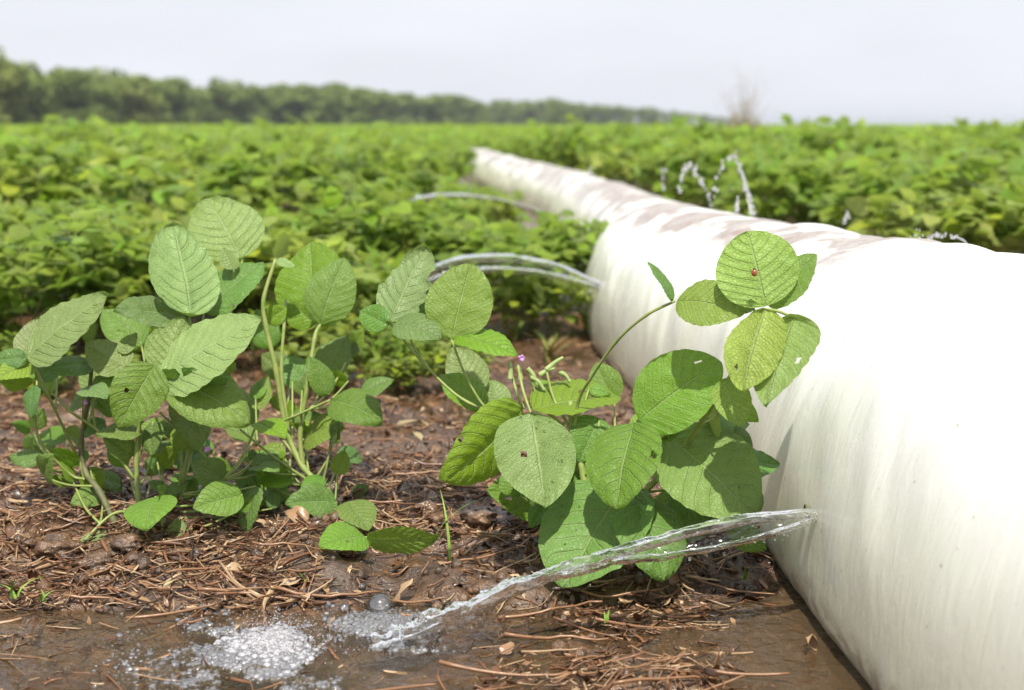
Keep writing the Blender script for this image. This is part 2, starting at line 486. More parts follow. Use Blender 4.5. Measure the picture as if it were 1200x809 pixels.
gx = graded(-5000, -1.0, .75, 5000, .0062, 1.09); gy = graded(-5000, 1.12, 2.35, 5000, .0062, 1.05)
GX, GY = np.meshgrid(gx, gy)
GZ = ground_h(GX, GY)
nx, ny = len(gx), len(gy)
i = np.arange(ny - 1)[:, None] * nx + np.arange(nx - 1)[None]
F = np.stack([i, i + 1, i + nx + 1, i + nx], -1).reshape(-1, 4)
ground = O('ground', mk('ground', np.stack([GX, GY, GZ], -1).reshape(-1, 3), F, [M_MUD]))
tag(ground, 'wet dark brown mud of the field around the pipe', None, None, 'structure')


def sheet(name, x0, x1, y0, y1, z, m, d=.012):
    xs = np.arange(x0, x1, d); ys = np.arange(y0, y1, d); X, Y = np.meshgrid(xs, ys)
    rd = np.hypot(X + .19, (Y - 1.33) * 1.3)
    Z = z + .0016 * fbm(X * 16, Y * 26, 77, 3) + .0011 * fbm(X * 38, Y * 64, 79, 2) + .0035 * fbm(X * 34, Y * 50, 78, 2) * np.exp(-(rd / .20) ** 2) + .0018 * np.sin(rd * 210) * np.exp(-(rd / .15) ** 2)
    i = np.arange(len(ys) - 1)[:, None] * len(xs) + np.arange(len(xs) - 1)[None]
    F = np.stack([i, i + 1, i + len(xs) + 1, i + len(xs)], -1).reshape(-1, 4)
    return O(name, mk(name, np.stack([X, Y, Z], -1).reshape(-1, 3), F, [m]))


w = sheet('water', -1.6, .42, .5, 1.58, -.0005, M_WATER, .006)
tag(w, 'shallow muddy irrigation water in the front furrow', None, None, 'structure')
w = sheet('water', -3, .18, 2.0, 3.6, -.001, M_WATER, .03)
tag(w, 'shallow water standing in the furrow behind the front plants', None, None, 'structure')

# ------------------------------------------------------------------ pipe
ys = np.concatenate([np.arange(-1.5, .9, .06), np.arange(.9, 3.2, .011), np.arange(3.2, 6, .025), np.arange(6, 22, .08)])
K = 144; th = np.linspace(0, 2 * np.pi, K, endpoint=False)
TH, YY = np.meshgrid(th, ys)
c, a, h = [q[:, None] for q in pipe_at(ys)]; h = h + .045
ct, st_ = np.cos(TH), np.sin(TH); e1, e2 = 2 / 3.4, 2 / 2.1
cc = np.sign(ct) * np.where(st_ < 0, abs(ct) ** e1, abs(ct) ** e2); ss = np.where(st_ < 0, -.27 * abs(st_) ** e1, .73 * abs(st_) ** e2)
# soft creases that wrap round the tube, stronger along the far wrinkled stretch
uu = TH / (2 * np.pi)
per = lambda fx, fy, seed, o: fbm(np.cos(TH) * fx + 31, np.sin(TH) * fx + YY * fy, seed, o)
cr = per(1.3, 5, 51, 3) * .006 + per(3.2, 14, 52, 2) * .0025
wrinkle = np.abs(fbm(np.sin(TH - .6) * 1.2 + 5, YY * 3.2 + uu * 3.0, 54, 2)) * -.022 * sstep(3.6, 5.0, YY)
wrinkle += -np.abs(fbm(uu * 5 + YY * 2.2, YY * 5.5 - uu * 8, 57, 2)) * .007 * sstep(.9, 1.4, YY) * sstep(-.2, .4, st_)
for (yc, sl, dp, wd) in ((1.28, .10, .0022, .010), (1.46, -.06, .0030, .014), (1.70, .12, .0034, .016), (1.93, .05, .0025, .03), (2.16, -.10, .0040, .02), (2.5, .14, .0045, .025), (2.95, .06, .006, .03)):
    cr = cr - .5 * dp * np.exp(-((YY - yc - sl * (TH - 1.0) - .03 * np.sin(TH * 2.2 + yc * 9)) / wd) ** 2) * sstep(.05, .6, TH) * (1 - sstep(2.2, 2.9, TH))
r = 1 + (cr + wrinkle) / .2
PX = c - a * cc * r; PZ = .27 * h + h * ss * np.where(st_ < 0, 1, r)
V = np.stack([PX, YY, PZ - .045], -1).reshape(-1, 3)
n = len(ys); i = np.arange(n - 1)[:, None] * K; j = np.arange(K)[None]; j2 = (j + 1) % K
F = np.stack([i + j, i + j2, i + K + j2, i + K + j], -1)
me = bpy.data.meshes.new('irrigation_pipe')
Fq = F.reshape(-1, 4)
me = mk('irrigation_pipe', V, Fq, [M_PIPE])
l = me.uv_layers.new(name='UVMap')
lu = np.stack([np.broadcast_to(j / K, F.shape[:2]), np.broadcast_to((j + 1) / K, F.shape[:2]), np.broadcast_to((j + 1) / K, F.shape[:2]), np.broadcast_to(j / K, F.shape[:2])], -1)
vi = ys[:-1][:, None] + 0 * j; vn = ys[1:][:, None] + 0 * j
lv = np.stack([vi, vi, vn, vn], -1)
l.data.foreach_set('uv', np.stack([lu, lv], -1).astype(np.float32).ravel())
pipe = O('irrigation_pipe', me)
hy, hz = 1.405, .112
hp = np.array([pipe_left(hy, hz) + .001, hy, hz]); tq = np.linspace(0, 2 * np.pi, 25)
V, F, U_ = tube(np.stack([0 * tq, np.cos(tq) * .0062, np.sin(tq) * .0052], 1), .0013, 6, False)
O('punched_hole', mk('punched_hole', V, F, [M_STEM_D]), pipe, hp)
tag(pipe, 'fat white plastic irrigation pipe with brown mud stains along its top', 'pipe')

# ------------------------------------------------------------------ leaf geometry


def leaf_grid(L, W, nu, nv, fold=.18, droop=.08, curl=.1, quilt=.012, wave=.02, seed=0, torn=0., tipw=.85):
    """soybean leaflet: x across, y along the midrib, z up; returns V, F, UV"""
    t = np.linspace(0, 1, nu + 1); s = np.linspace(-1, 1, nv + 1)
    T, S = np.meshgrid(t, s, indexing='ij')
    te = .5 - .5 * np.cos(np.pi * T) * .55 - .45 * (.5 - T)
    te = np.clip((te - te.min()) / (te.max() - te.min()), 0, 1)
    prof = np.clip(te, 0, 1) ** .52 * np.clip(1 - te, 0, 1) ** tipw
    prof /= (.52 / (.52 + tipw)) ** .52 * (tipw / (.52 + tipw)) ** tipw
    rng = np.random.default_rng(seed); ph = rng.uniform(0, 99, 4)
    wv = 1 + .035 * fbm(te * 5 + ph[0], S * 0 + np.sign(S) * 3 + ph[0], 5, 2)
    if torn: wv = wv * (1 - torn * np.maximum(0, noise(te * 13 + ph[1], np.sign(S) * 2, 8) + .05) * 2 * (np.abs(S) > .2))
    X = S * prof * W / 2 * wv
    A = np.abs(S)
    p = (te - .26 * A ** 1.15) * 8.5
    q = np.abs(np.sin(np.pi * p)) ** .7
    Z = fold * np.abs(X) - .35 * fold * X * X / (W / 2)
    Z = Z + quilt * L * q * (np.minimum(1, A * 4)) * np.minimum(1, prof * 1.5)
    Z = Z + wave * L * np.sin(te * 9 + ph[2] + np.sign(S)) * A ** 2
    Z = Z + .022 * L * fbm(X / L * 7 + ph[3], te * 7, 9, 3)
    Y = te * L
    Z = Z + droop * L * 4 * te * (1 - te)
    # curl of the side margins
    X = X * np.cos(curl * A); Z = Z - curl * A ** 2 * W * .18
    V = np.stack([X, Y, Z], -1).reshape(-1, 3)
    i = np.arange(nu)[:, None] * (nv + 1) + np.arange(nv)[None]
    F = np.stack([i, i + 1, i + nv + 2, i + nv + 1], -1).reshape(-1, 4)
    UV = np.stack([te, S * .5 + .5], -1).reshape(-1, 2)
    return V, F, UV


def frame(B, T, roll, face):
    B = np.asarray(B, float); T = np.asarray(T, float)
    y = T - B; L = np.linalg.norm(y); y /= L
    view = CAM - (B + T) / 2
    nrm = view - y * view.dot(y); nrm /= np.linalg.norm(nrm)
    side = np.cross(y, nrm)
    z = nrm * math.cos(roll) + side * math.sin(roll)
    z = z * face
    x = np.cross(y, z)
    M = np.eye(4); M[:3, 0] = x; M[:3, 1] = y; M[:3, 2] = z; M[:3, 3] = B
    return M, L


WET = []


def hero_leaf(root, spec, k):
    bx, by, tx, ty, wpx, d0, d1, face, tone = spec[:9]
    opt = spec[9] if len(spec) > 9 else {}
    B, T = at(bx, by, d0), at(tx, ty, d1)
    ratio = opt.get('r', .76)
    L3 = np.linalg.norm(T - B); dm = (d0 + d1) / 2
    W = max(ratio * L3, wpx / FPX * dm * 1.0)
    cosr = min(1, (wpx / FPX * dm) / W)
    ax = (T - B) / L3; vw = CAM - (B + T) / 2; vw = vw - ax * vw.dot(ax); vw /= np.linalg.norm(vw); sd = np.cross(ax, vw)
    lit = 1 if sd.dot([.0, -.45, .90]) > 0 else -1
    sgn = opt.get('s', lit if k % 11 != 9 else -lit)
    roll = sgn * math.acos(cosr) * .92
    # lie the blade a little towards the sky
    M, L = frame(B, T, roll, face)
    big = max(wpx, L / dm * FPX)
    nu, nv = (44, 26) if big > 70 else (28, 16)
    V, F, UV = leaf_grid(L, W, nu, nv, fold=opt.get('fold', random.uniform(.10, .30)), droop=opt.get('droop', .05 * (1 if face > 0 else -1) + random.uniform(-.02, .03)),
                         curl=opt.get('curl', random.uniform(0, .6)), quilt=.021, wave=opt.get('wave', random.uniform(.008, .026)), seed=k * 13 + int(bx), torn=opt.get('torn', 0), tipw=opt.get('tip', .68) + .13)
    if 'hole' not in opt and random.random() < .35 and max(wpx, L / dm * FPX) > 70: opt = dict(opt, hole=(random.uniform(.3, .8), random.choice((-1, 1)) * random.uniform(.3, .85), random.uniform(.02, .045)))
    if 'hole' in opt:
        ht, hs, hr = opt['hole']
        cu = UV[F].mean(1); keep = ((cu[:, 0] - ht) ** 2 + ((cu[:, 1] * 2 - 1 - hs) * .45) ** 2) > hr ** 2
        F = F[keep]
    if opt.get('wet'):
        rr = np.random.default_rng(k)
        for q in rr.choice(len(V), opt['wet'], False):
            if abs(UV[q, 1] - .5) > .42: continue
            WET.append((M[:3, :3] @ V[q] + M[:3, 3] + M[:3, 2] * face * .0006, rr.uniform(.0005, .0017)))
    o = O('leaf', mk('leaf', V, F, [M_LEAF[tone]], UV), root)
    o.matrix_basis = Matrix.Translation(-root.location) @ Matrix(M.tolist())
    return o


def hero_tube(root, name, pts, r0, r1, m, k=9):
    """pts: (px, py, depth)"""
    P = smooth_path([at(*p) for p in pts], max(12, 6 * len(pts)))
    n = len(P)
    rad = np.linspace(r0, r1, n) * (1 + .10 * noise(np.linspace(0, 9, n), np.full(n, pts[0][0] * .37), 3))
    if len(pts) > 3:
        for q in range(1, len(pts) - 1):
            rad *= 1 + .22 * np.exp(-((np.linspace(0, len(pts) - 1, n) - q) / .12) ** 2)
    V, F, U = tube(P - np.array(root.location), rad, k)
    return O(name, mk(name, V, F, [m], U), root)


def hero_plant(name_label, base, stems, petioles, leaves, cat='plant'):
    g = at(*base)
    root = E('soybean_plant', g, name_label, cat)
    ends = []
    allp = []
    for pts, r0, r1, m in stems:
        hero_tube(root, 'stem', pts, r0, r1, m)
        P = smooth_path(np.array(pts, float), 30); allp.append(P); ends.append(pts[-1])
    for pts in petioles:
        hero_tube(root, 'petiole', pts, .0019, .0014, M_STEM, 8); ends.append(pts[-1])
        allp.append(smooth_path(np.array(pts, float), 16)[:12])
    allp = np.concatenate(allp)
    for k, sp in enumerate(leaves):
        hero_leaf(root, sp, k)
        if any(math.hypot(sp[0] - q[0], sp[1] - q[1]) < 11 and abs(sp[5] - q[2]) < .05 for q in ends): continue
        # a petiole from the nearest lower stretch of stem
        d = np.hypot(allp[:, 0] - sp[0], allp[:, 1] - (sp[1] + 45)) + 300 * abs(allp[:, 2] - sp[5]) * .3
        d[allp[:, 1] < sp[1] + 8] += 60
        s_ = allp[d.argmin()]
        mid = ((s_[0] * .45 + sp[0] * .55), (s_[1] * .55 + sp[1] * .45) + 3, (s_[2] + sp[5]) / 2)
        hero_tube(root, 'petiole', [tuple(s_), mid, (sp[0], sp[1], sp[5])], .0016, .0011, M_STEM, 7)
        ends.append((sp[0], sp[1], sp[5]))
    return root


# ------------------------------------------------------------------ hero plant: left
D = 1.70
P1 = [
    (223, 372, 200, 263, 80, D - .02, D + .03, -1, 0, {'tip': .6}),
    (283, 304, 240, 231, 88, D + .10, D + .13, -1, 1, {'r': 1.0, 'fold': .1}),
    (240, 365, 309, 307, 42, D + .03, D + .06, 1, 0),
    (219, 374, 134, 362, 36, D + .01, D - .05, 1, 0),
    (187, 444, 309, 374, 62, D - .08, D - .10, -1, 0, {'tip': .75}),
    (32, 418, 128, 345, 46, D - .05, D - .06, -1, 0, {'tip': .75}),
    (190, 438, 214, 372, 62, D - .05, D - .03, -1, 0),
    (181, 428, 138, 502, 64, D - .09, D - .11, 1, 1),
    (198, 442, 292, 496, 72, D - .08, D - .10, 1, 1, {'tip': .55}),
    (188, 446, 268, 445, 36, D - .07, D - .09, 1, 0, {'torn': .5}),
    (28, 416, 46, 373, 36, D - .03, D, -1, 0),
    (32, 420, -12, 424, 30, D - .03, D - .03, 1, 0),
    (40, 428, -4, 444, 26, D - .02, D - .05, 1, 2),
    (108, 428, 52, 432, 26, D - .02, D - .05, 1, 0),
    (150, 430, 100, 402, 46, D - .04, D - .02, -1, 0),
    (140, 414, 161, 391, 20, D - .03, D - .02, -1, 0),
    (166, 406, 120, 362, 52, D + .07, D + .10, 1, 2),
    (214, 462, 232, 528, 46, D - .03, D - .05, 1, 1),
    (166, 505, 112, 508, 20, D - .02, D - .04, 1, 1),
    (180, 494, 178, 536, 28, D, D - .02, 1, 1),
    (94, 541, 60, 526, 18, D, D, 1, 2),
    (86, 566, 68, 540, 12, D, D, 1, 2),
    (40, 452, 37, 490, 18, D - .04, D - .05, 1, 0),
    (182, 582, 170, 620, 54, D - .05, D - .10, 1, 2, {'r': 1.1}),
    (262, 562, 224, 542, 38, D - .02, D - .05, 1, 0),
    (284, 580, 226, 596, 42, D - .06, D - .09, 1, 1),
    (195, 579, 174, 562, 14, D - .01, D, 1, 1),
    (195, 579, 221, 565, 15, D - .01, D, 1, 1),
    (300, 570, 286, 626, 26, D - .03, D - .05, 1, 0),
    (240, 480, 262, 428, 60, D + .06, D + .09, 1, 1),
    (120, 470, 100, 422, 40, D + .06, D + .08, 1, 1),
    (150, 545, 128, 512, 24, D + .05, D + .06, 1, 1),
    (225, 530, 205, 500, 30, D + .06, D + .08, 1, 2),
    (215, 610, 196, 636, 20, D - .05, D - .06, -1, 0),
    (128, 625, 92, 636, 10, D - .07, D - .08, -1, 0),
    (274, 316, 262, 291, 20, D + .04, D + .05, -1, 2),
]
S1 = [([(146, 634, D - .03), (133, 610, D - .03), (117, 577, D - .02), (100, 553, D), (95, 520, D), (103, 470, D - .01), (108, 428, D - .02)], .0042, .0022, M_STEM_D),
      ([(168, 626, D - .02), (162, 582, D - .02), (160, 540, D - .02), (165, 490, D - .03), (186, 444, D - .06)], .0036, .0022, M_STEM),
      ([(182, 628, D - .02), (214, 560, D), (226, 470, D), (222, 372, D - .01)], .0030, .0019, M_STEM)]
T1 = [[(100, 556, D), (86, 526, D), (62, 475, D - .03), (46, 440, D - .04), (33, 419, D - .05)],
      [(100, 562, D), (82, 556, D), (50, 522, D - .02), (41, 492, D - .03), (41, 453, D - .04)],
      [(158, 562, D - .02), (120, 510, D - .02), (82, 482, D - .03), (62, 462, D - .03)],
      [(262, 562, D - .02), (237, 532, D - .03), (187, 483, D - .06)],
      [(190, 626, D - .04), (140, 600, D - .06), (92, 640, D - .09)],
      [(226, 500, D), (262, 400, D + .05), (284, 304, D + .10)]]
rr = random.Random(3)
for q in range(46):
    x, y = rr.uniform(30, 320), rr.uniform(430, 605); a = rr.uniform(0, 6.28); l = rr.uniform(22, 46)
    dd = D + rr.uniform(-.04, .10)
    P1.append((x, y, x + l * math.cos(a), y - l * .75 * math.sin(a), l * rr.uniform(.45, .75), dd, dd + rr.uniform(-.04, .03), 1, rr.choice((0, 1, 1, 2))))
for q in range(22):
    x, y = rr.uniform(60, 330), rr.uniform(505, 612); a = rr.uniform(0, 6.28); l = rr.uniform(28, 52)
    dd = D + rr.uniform(-.02, .12)
    P1.append((x, y, x + l * math.cos(a), y - l * .7 * math.sin(a), l * rr.uniform(.5, .8), dd, dd + rr.uniform(-.03, .03), 1, rr.choice((0, 1, 1, 2))))
hero_plant('leafy soybean plant at the left edge with broad grey-green leaf undersides turned up', (150, 634, D - .03), S1, T1, P1)
# ------------------------------------------------------------------ hero plant: middle left
D = 1.78
P2 = [
    (375, 381, 404, 302, 64, D - .02, D, 1, 1, {'tip': .6}),
    (372, 372, 364, 283, 82, D + .05, D + .09, 1, 1, {'r': .95}),
    (370, 380, 334, 349, 42, D + .02, D + .03, 1, 1),
    (312, 377, 336, 360, 26, D, D, 1, 2),
    (386, 463, 362, 417, 33, D - .05, D - .05, 1, 1),
    (378, 442, 407, 394, 42, D + .05, D + .07, 1, 0),
    (388, 469, 447, 494, 50, D - .06, D - .09, 1, 1, {'tip': .55, 'r': .85}),
    (424, 463, 461, 444, 21, D + .03, D + .04, 1, 0),
    (358, 512, 402, 500, 38, D - .02, D - .06, 1, 2, {'r': .9}),
    (350, 500, 339, 469, 20, D, D, 1, 2),
    (360, 456, 334, 418, 38, D + .04, D + .06, 1, 0),
    (320, 572, 314, 526, 36, D - .05, D - .04, 1, 2),
    (394, 588, 334, 590, 42, D - .07, D - .09, 1, 0, {'torn': .3}),
    (408, 588, 432, 622, 40, D - .14, D - .17, 1, 1, {'r': .95}),
    (430, 631, 517, 629, 30, D - .19, D - .19, 1, 1, {'r': .5, 's': 1}),
    (428, 629, 374, 640, 36, D - .18, D - .22, 1, 2, {'r': .85}),
    (395, 556, 404, 528, 24, D - .03, D - .03, 1, 2),
    (323, 305, 346, 314, 11, D - .02, D - .02, -1, 0),
    (345, 560, 300, 566, 22, D - .04, D - .06, 1, 2),
    (330, 600, 318, 560, 26, D - .03, D - .01, 1, 1),
    (375, 590, 395, 616, 30, D - .07, D - .09, 1, 0),
    (340, 440, 306, 415, 40, D + .08, D + .09, 1, 1),
    (290, 500, 268, 450, 44, D + .06, D + .09, 1, 2),
    (300, 480, 315, 440, 22, D + .02, D + .03, -1, 2),
    (318, 408, 300, 362, 44, D + .09, D + .11, 1, 1),
    (330, 520, 304, 548, 26, D - .03, D - .05, 1, 2),
    (380, 560, 352, 575, 20, D - .05, D - .07, 1, 1),
]
S2 = [([(398, 628, D - .06), (381, 577, D - .05), (354, 546, D - .04), (335, 500, D - .03), (323, 433, D - .03), (311, 380, D - .03), (309, 350, D - .03), (323, 304, D - .02)], .0042, .0021, M_STEM),
      ([(355, 548, D - .04), (352, 507, D - .04), (362, 440, D - .04), (369, 395, D - .03), (375, 381, D - .02)], .0033, .0021, M_STEM),
      ([(340, 515, D - .02), (330, 440, D - .01), (333, 380, D), (335, 352, D + .02)], .0026, .0016, M_STEM)]
T2 = [[(320, 498, D - .03), (345, 488, D - .05), (387, 469, D - .06)],
      [(335, 512, D - .03), (306, 506, D - .02), (284, 500, D + .02)],
      [(362, 564, D - .05), (320, 535, D - .06), (281, 503, D - .06)],
      [(355, 548, D - .04), (335, 520, D - .03), (318, 500, D)],
      [(396, 618, D - .09), (415, 630, D - .16), (430, 630, D - .18)]]
for q in range(24):
    x, y = rr.uniform(285, 415), rr.uniform(410, 610); a = rr.uniform(0, 6.28); l = rr.uniform(18, 38)
    dd = D + rr.uniform(-.06, .09)
    P2.append((x, y, x + l * math.cos(a), y - l * .75 * math.sin(a), l * rr.uniform(.45, .75), dd, dd + rr.uniform(-.04, .03), 1, rr.choice((0, 1, 2, 2))))
p2 = hero_plant('soybean plant with upright yellow-green stems beside the left plant', (398, 628, D - .06), S2, T2, P2)
# ------------------------------------------------------------------ hero plant: right, against the pipe
D = 1.60
P3 = [
    (457, 379, 501, 289, 62, D + .02, D + .05, -1, 0, {'torn': .25, 'tip': .6}),
    (455, 381, 421, 364, 34, D + .02, D + .04, 1, 0),
    (462, 380, 518, 396, 34, D + .01, D - .01, 1, 0),
    (472, 372, 517, 352, 30, D + .04, D + .06, 1, 0),
    (529, 398, 552, 309, 78, D + .0, D + .02, 1, 2, {'tip': .55, 'r': .85}),
    (534, 393, 607, 416, 28, D, D - .03, 1, 2, {'r': .55}),
    (560, 462, 530, 404, 54, D + .10, D + .12, -1, 0),
    (566, 480, 516, 438, 36, D + .04, D + .06, 1, 2),
    (585, 480, 575, 445, 36, D + .10, D + .12, -1, 0),
    (613, 479, 522, 564, 82, D - .03, D - .09, 1, 2, {'tip': .55}),
    (622, 484, 638, 596, 96, D - .07, D - .12, -1, 0, {'tip': .7, 'r': .86, 'curl': .1, 'wet': 26}),
    (624, 481, 728, 466, 36, D - .02, D + .02, 1, 2),
    (743, 495, 722, 597, 86, D - .10, D - .15, 1, 1, {'tip': .58, 'r': .86}),
    (749, 493, 845, 424, 88, D - .10, D - .12, 1, 2, {'tip': .52, 'r': .82, 'hole': (.82, -.42, .03), 'curl': .1}),
    (780, 511, 884, 606, 104, D - .07, D - .13, 1, 1, {'tip': .55, 'r': .82, 'curl': .05}),
    (738, 565, 660, 690, 112, D - .05, D - .12, 1, 1, {'tip': .5, 'r': .85, 'curl': .05, 'wet': 60}),
    (742, 580, 778, 679, 84, D - .08, D - .14, 1, 1, {'tip': .5, 'r': .85, 'wet': 60}),
    (642, 592, 621, 618, 26, D - .02, D - .04, 1, 1),
    (702, 490, 678, 542, 52, D - .02, D - .04, 1, 1),
    (802, 490, 738, 507, 36, D - .05, D - .07, 1, 1),
    (838, 514, 834, 472, 13, D - .08, D - .08, -1, 2),
    (848, 505, 882, 526, 28, D - .06, D - .08, 1, 0),
    (866, 540, 889, 608, 26, D - .08, D - .12, 1, 0),
    (793, 353, 873, 366, 54, D - .14, D - .17, 1, 2, {'r': .8, 'tip': .55}),
    (789, 352, 760, 307, 11, D - .14, D - .14, 1, 0, {'r': .5}),
    (898, 359, 876, 271, 98, D - .19, D - .17, -1, 2, {'tip': .45, 'r': .95, 'curl': .05, 'fold': .08}),
    (902, 360, 957, 298, 46, D - .17, D - .17, 1, 1),
    (897, 363, 872, 460, 70, D - .19, D - .22, -1, 1, {'tip': .55}),
    (931, 372, 898, 478, 70, D - .20, D - .24, -1, 1, {'tip': .85, 'r': .85}),
    (850, 444, 868, 502, 46, D - .16, D - .18, -1, 2),
    (884, 362, 845, 348, 26, D - .15, D - .14, 1, 1),
    (720, 470, 698, 425, 40, D + .05, D + .07, 1, 1),
    (640, 520, 668, 560, 50, D - .02, D - .04, 1, 1),
    (690, 560, 655, 600, 60, D - .02, D - .04, 1, 1),
    (790, 470, 770, 505, 50, D - .05, D - .06, 1, 1),
    (650, 466, 626, 445, 20, D + .02, D + .03, 1, 2),
    (690, 456, 716, 462, 16, D + .01, D + .01, 1, 2),
    (820, 560, 800, 620, 70, D - .04, D - .08, 1, 0),
]
S3 = [([(700, 668, D - .06), (690, 620, D - .05), (684, 560, D - .04), (672, 510, D - .03), (668, 470, D - .02)], .0046, .0028, M_STEM),
      ([(700, 668, D - .06), (735, 600, D - .06), (790, 540, D - .07), (838, 470, D - .13), (868, 420, D - .16), (897, 362, D - .19)], .0040, .0020, M_STEM)]
T3 = [[(660, 520, D - .03), (600, 490, D), (545, 470, D + .01), (500, 430, D + .02), (457, 379, D + .02)],
      [(660, 535, D - .03), (612, 500, D - .01), (573, 482, D), (548, 445, D), (529, 398, D)],
      [(672, 505, D - .03), (678, 470, D - .04), (690, 447, D - .06), (722, 401, D - .10), (757, 370, D - .13), (791, 353, D - .14)],
      [(896, 363, D - .19), (912, 365, D - .19), (931, 373, D - .20)],
      [(597, 428, D - .01), (604, 455, D - .02), (614, 479, D - .03)],
      [(607, 430, D - .04), (613, 458, D - .05), (622, 484, D - .07)],
      [(684, 560, D - .04), (715, 520, D - .07), (745, 495, D - .10)],
      [(700, 600, D - .05), (748, 550, D - .06), (780, 511, D - .07)]]
for q in range(18):
    x, y = rr.uniform(600, 860), rr.uniform(470, 620); a = rr.uniform(0, 6.28); l = rr.uniform(50, 85)
    dd = D + rr.uniform(.0, .10) - max(0, x - 700) / 160 * .10
    P3.append((x, y, x + l * math.cos(a), y - l * .6 * math.sin(a), l * rr.uniform(.5, .75), dd, dd + rr.uniform(-.03, .03), 1, rr.choice((0, 1, 1, 2))))
p3 = hero_plant('lush soybean plant leaning on the white pipe above the front water jet', (700, 668, D - .06), S3, T3, P3)
for (px, py, qx, qy, d) in [(640, 434, 660, 419, D), (632, 440, 650, 432, D), (618, 432, 630, 452, D), (655, 436, 668, 448, D + .01), (622, 442, 638, 458, D), (598, 445, 597, 424, D - .02), (610, 446, 606, 428, D - .02)]:
    hero_tube(p3, 'pod', [(px, py, d), ((px + qx) / 2 + 1, (py + qy) / 2 - 2, d), (qx, qy, d)], .0032, .0018, M_POD, 9)
    P = None
for pts in [[(672, 508, D - .03), (650, 470, D - .01), (640, 434, D)], [(660, 500, D - .02), (632, 470, D), (620, 436, D)]]:
    hero_tube(p3, 'petiole', pts, .0018, .0014, M_STEM, 8)


def flower(root, px, py, d, size):
    P = Pile(); rng = np.random.default_rng(int(px))
    for k in range(5):
        V, F = ico(2); s = np.array([.5, .16, .42]) * size
        a = k * 1.257 + rng.uniform(-.2, .2); W = V * s + np.array([.42 * size, 0, 0])
        R = np.array(Matrix.Rotation(a, 3, 'Y') @ Matrix.Rotation(rng.uniform(-.5, .5), 3, 'Z'))
        P.add(W @ R.T, F)
    return O('flower', P.mesh('flower', [M_FLOWER]), root, Vector(at(px, py, d)) - root.location)


flower(p3, 611, 420, D - .03, .0048)
flower(bpy.data.objects['soybean_plant'], 243, 527, 1.64, .0045)
flower(bpy.data.objects['soybean_plant'], 100, 472, 1.66, .0035)

P = Pile()
for (p, r) in WET:
    V, F = ico(2); P.add(V * r + p, F)
tag(O('water_droplets', P.mesh('water_droplets', [M_JET])), 'clear water droplets sitting on the wet lower leaves by the pipe', 'droplets', None, 'stuff')

# ------------------------------------------------------------------ the little beetle on the top leaf
M_SHELL = simple_noise_mat('beetle_shell', (.19, .045, .010), (.27, .075, .015), 400, .25, .0001, .6)
M_BLACK = simple_noise_mat('beetle_black', (.02, .016, .014), (.04, .03, .025), 400, .35, .0001, .5)
LB = at(884, 320, 1.395)
beetle = E('beetle', LB, 'tiny orange-brown beetle sitting on the pale round topmost leaf', 'beetle')
V, F = ico(3)
nrm = (CAM - LB) / np.linalg.norm(CAM - LB)
Rb = Vector(nrm).to_track_quat('Z', 'Y').to_matrix()
Rn = np.array(Rb)
dome = V * [.0030, .0036, .0022]; dome[:, 2] = np.maximum(dome[:, 2], -.0004)
dome[:, 2] -= .0002 * np.exp(-(V[:, 0] / .06) ** 2) * (V[:, 2] > 0)
O('shell', mk('shell', dome @ Rn.T, F, [M_SHELL]), beetle)
O('head', mk('head', (V * [.0015, .0013, .0011] + [0, .0038, .0001]) @ Rn.T, F, [M_BLACK]), beetle)
for sx in (-1, 1):
    for q in (-1, 0, 1):
        P_ = smooth_path([[sx * .0022, q * .0018, 0], [sx * .0036, q * .0024, .0006], [sx * .0046, q * .003, -.0011]], 7)
        V2, F2, _ = tube(P_ @ Rn.T, .00022, 5)
        O('leg', mk('leg', V2, F2, [M_BLACK]), beetle)

# ------------------------------------------------------------------ water jets


def strand(pts, radii, n=150, k=18, rip=.22, seed=0, flat=1.0):
    P = smooth_path([at(*p) for p in pts], n)
    r0 = np.interp(np.linspace(0, len(pts) - 1, n), np.arange(len(pts)), radii)
    s = np.concatenate([[0], np.cumsum(np.linalg.norm(np.diff(P, axis=0), axis=1))])
    th = np.linspace(0, 2 * np.pi, k, endpoint=False)
    S, TH = np.meshgrid(s, th, indexing='ij')
    grow = np.linspace(.35, 1.15, n)[:, None]
    r = r0[:, None] * (1 + rip * grow * (1.2 * fbm(S * 14, np.cos(TH) * 2.2 + 7, seed, 3) + 1.0 * fbm(S * 14 + 40, np.sin(TH) * 2.6 + np.cos(TH), seed + 2, 3) + grow * .9 * fbm(S * 95 + 3, np.sin(TH) * 1.6 + 2 * np.cos(TH), seed + 5, 3)))
    P = P + np.stack([0 * s, .0016 * noise(s * 40, s * 0 + seed, 3), .0022 * noise(s * 45, s * 0 + seed + 9, 4)], 1) * np.linspace(.2, 1.4, n)[:, None]
    return P, r


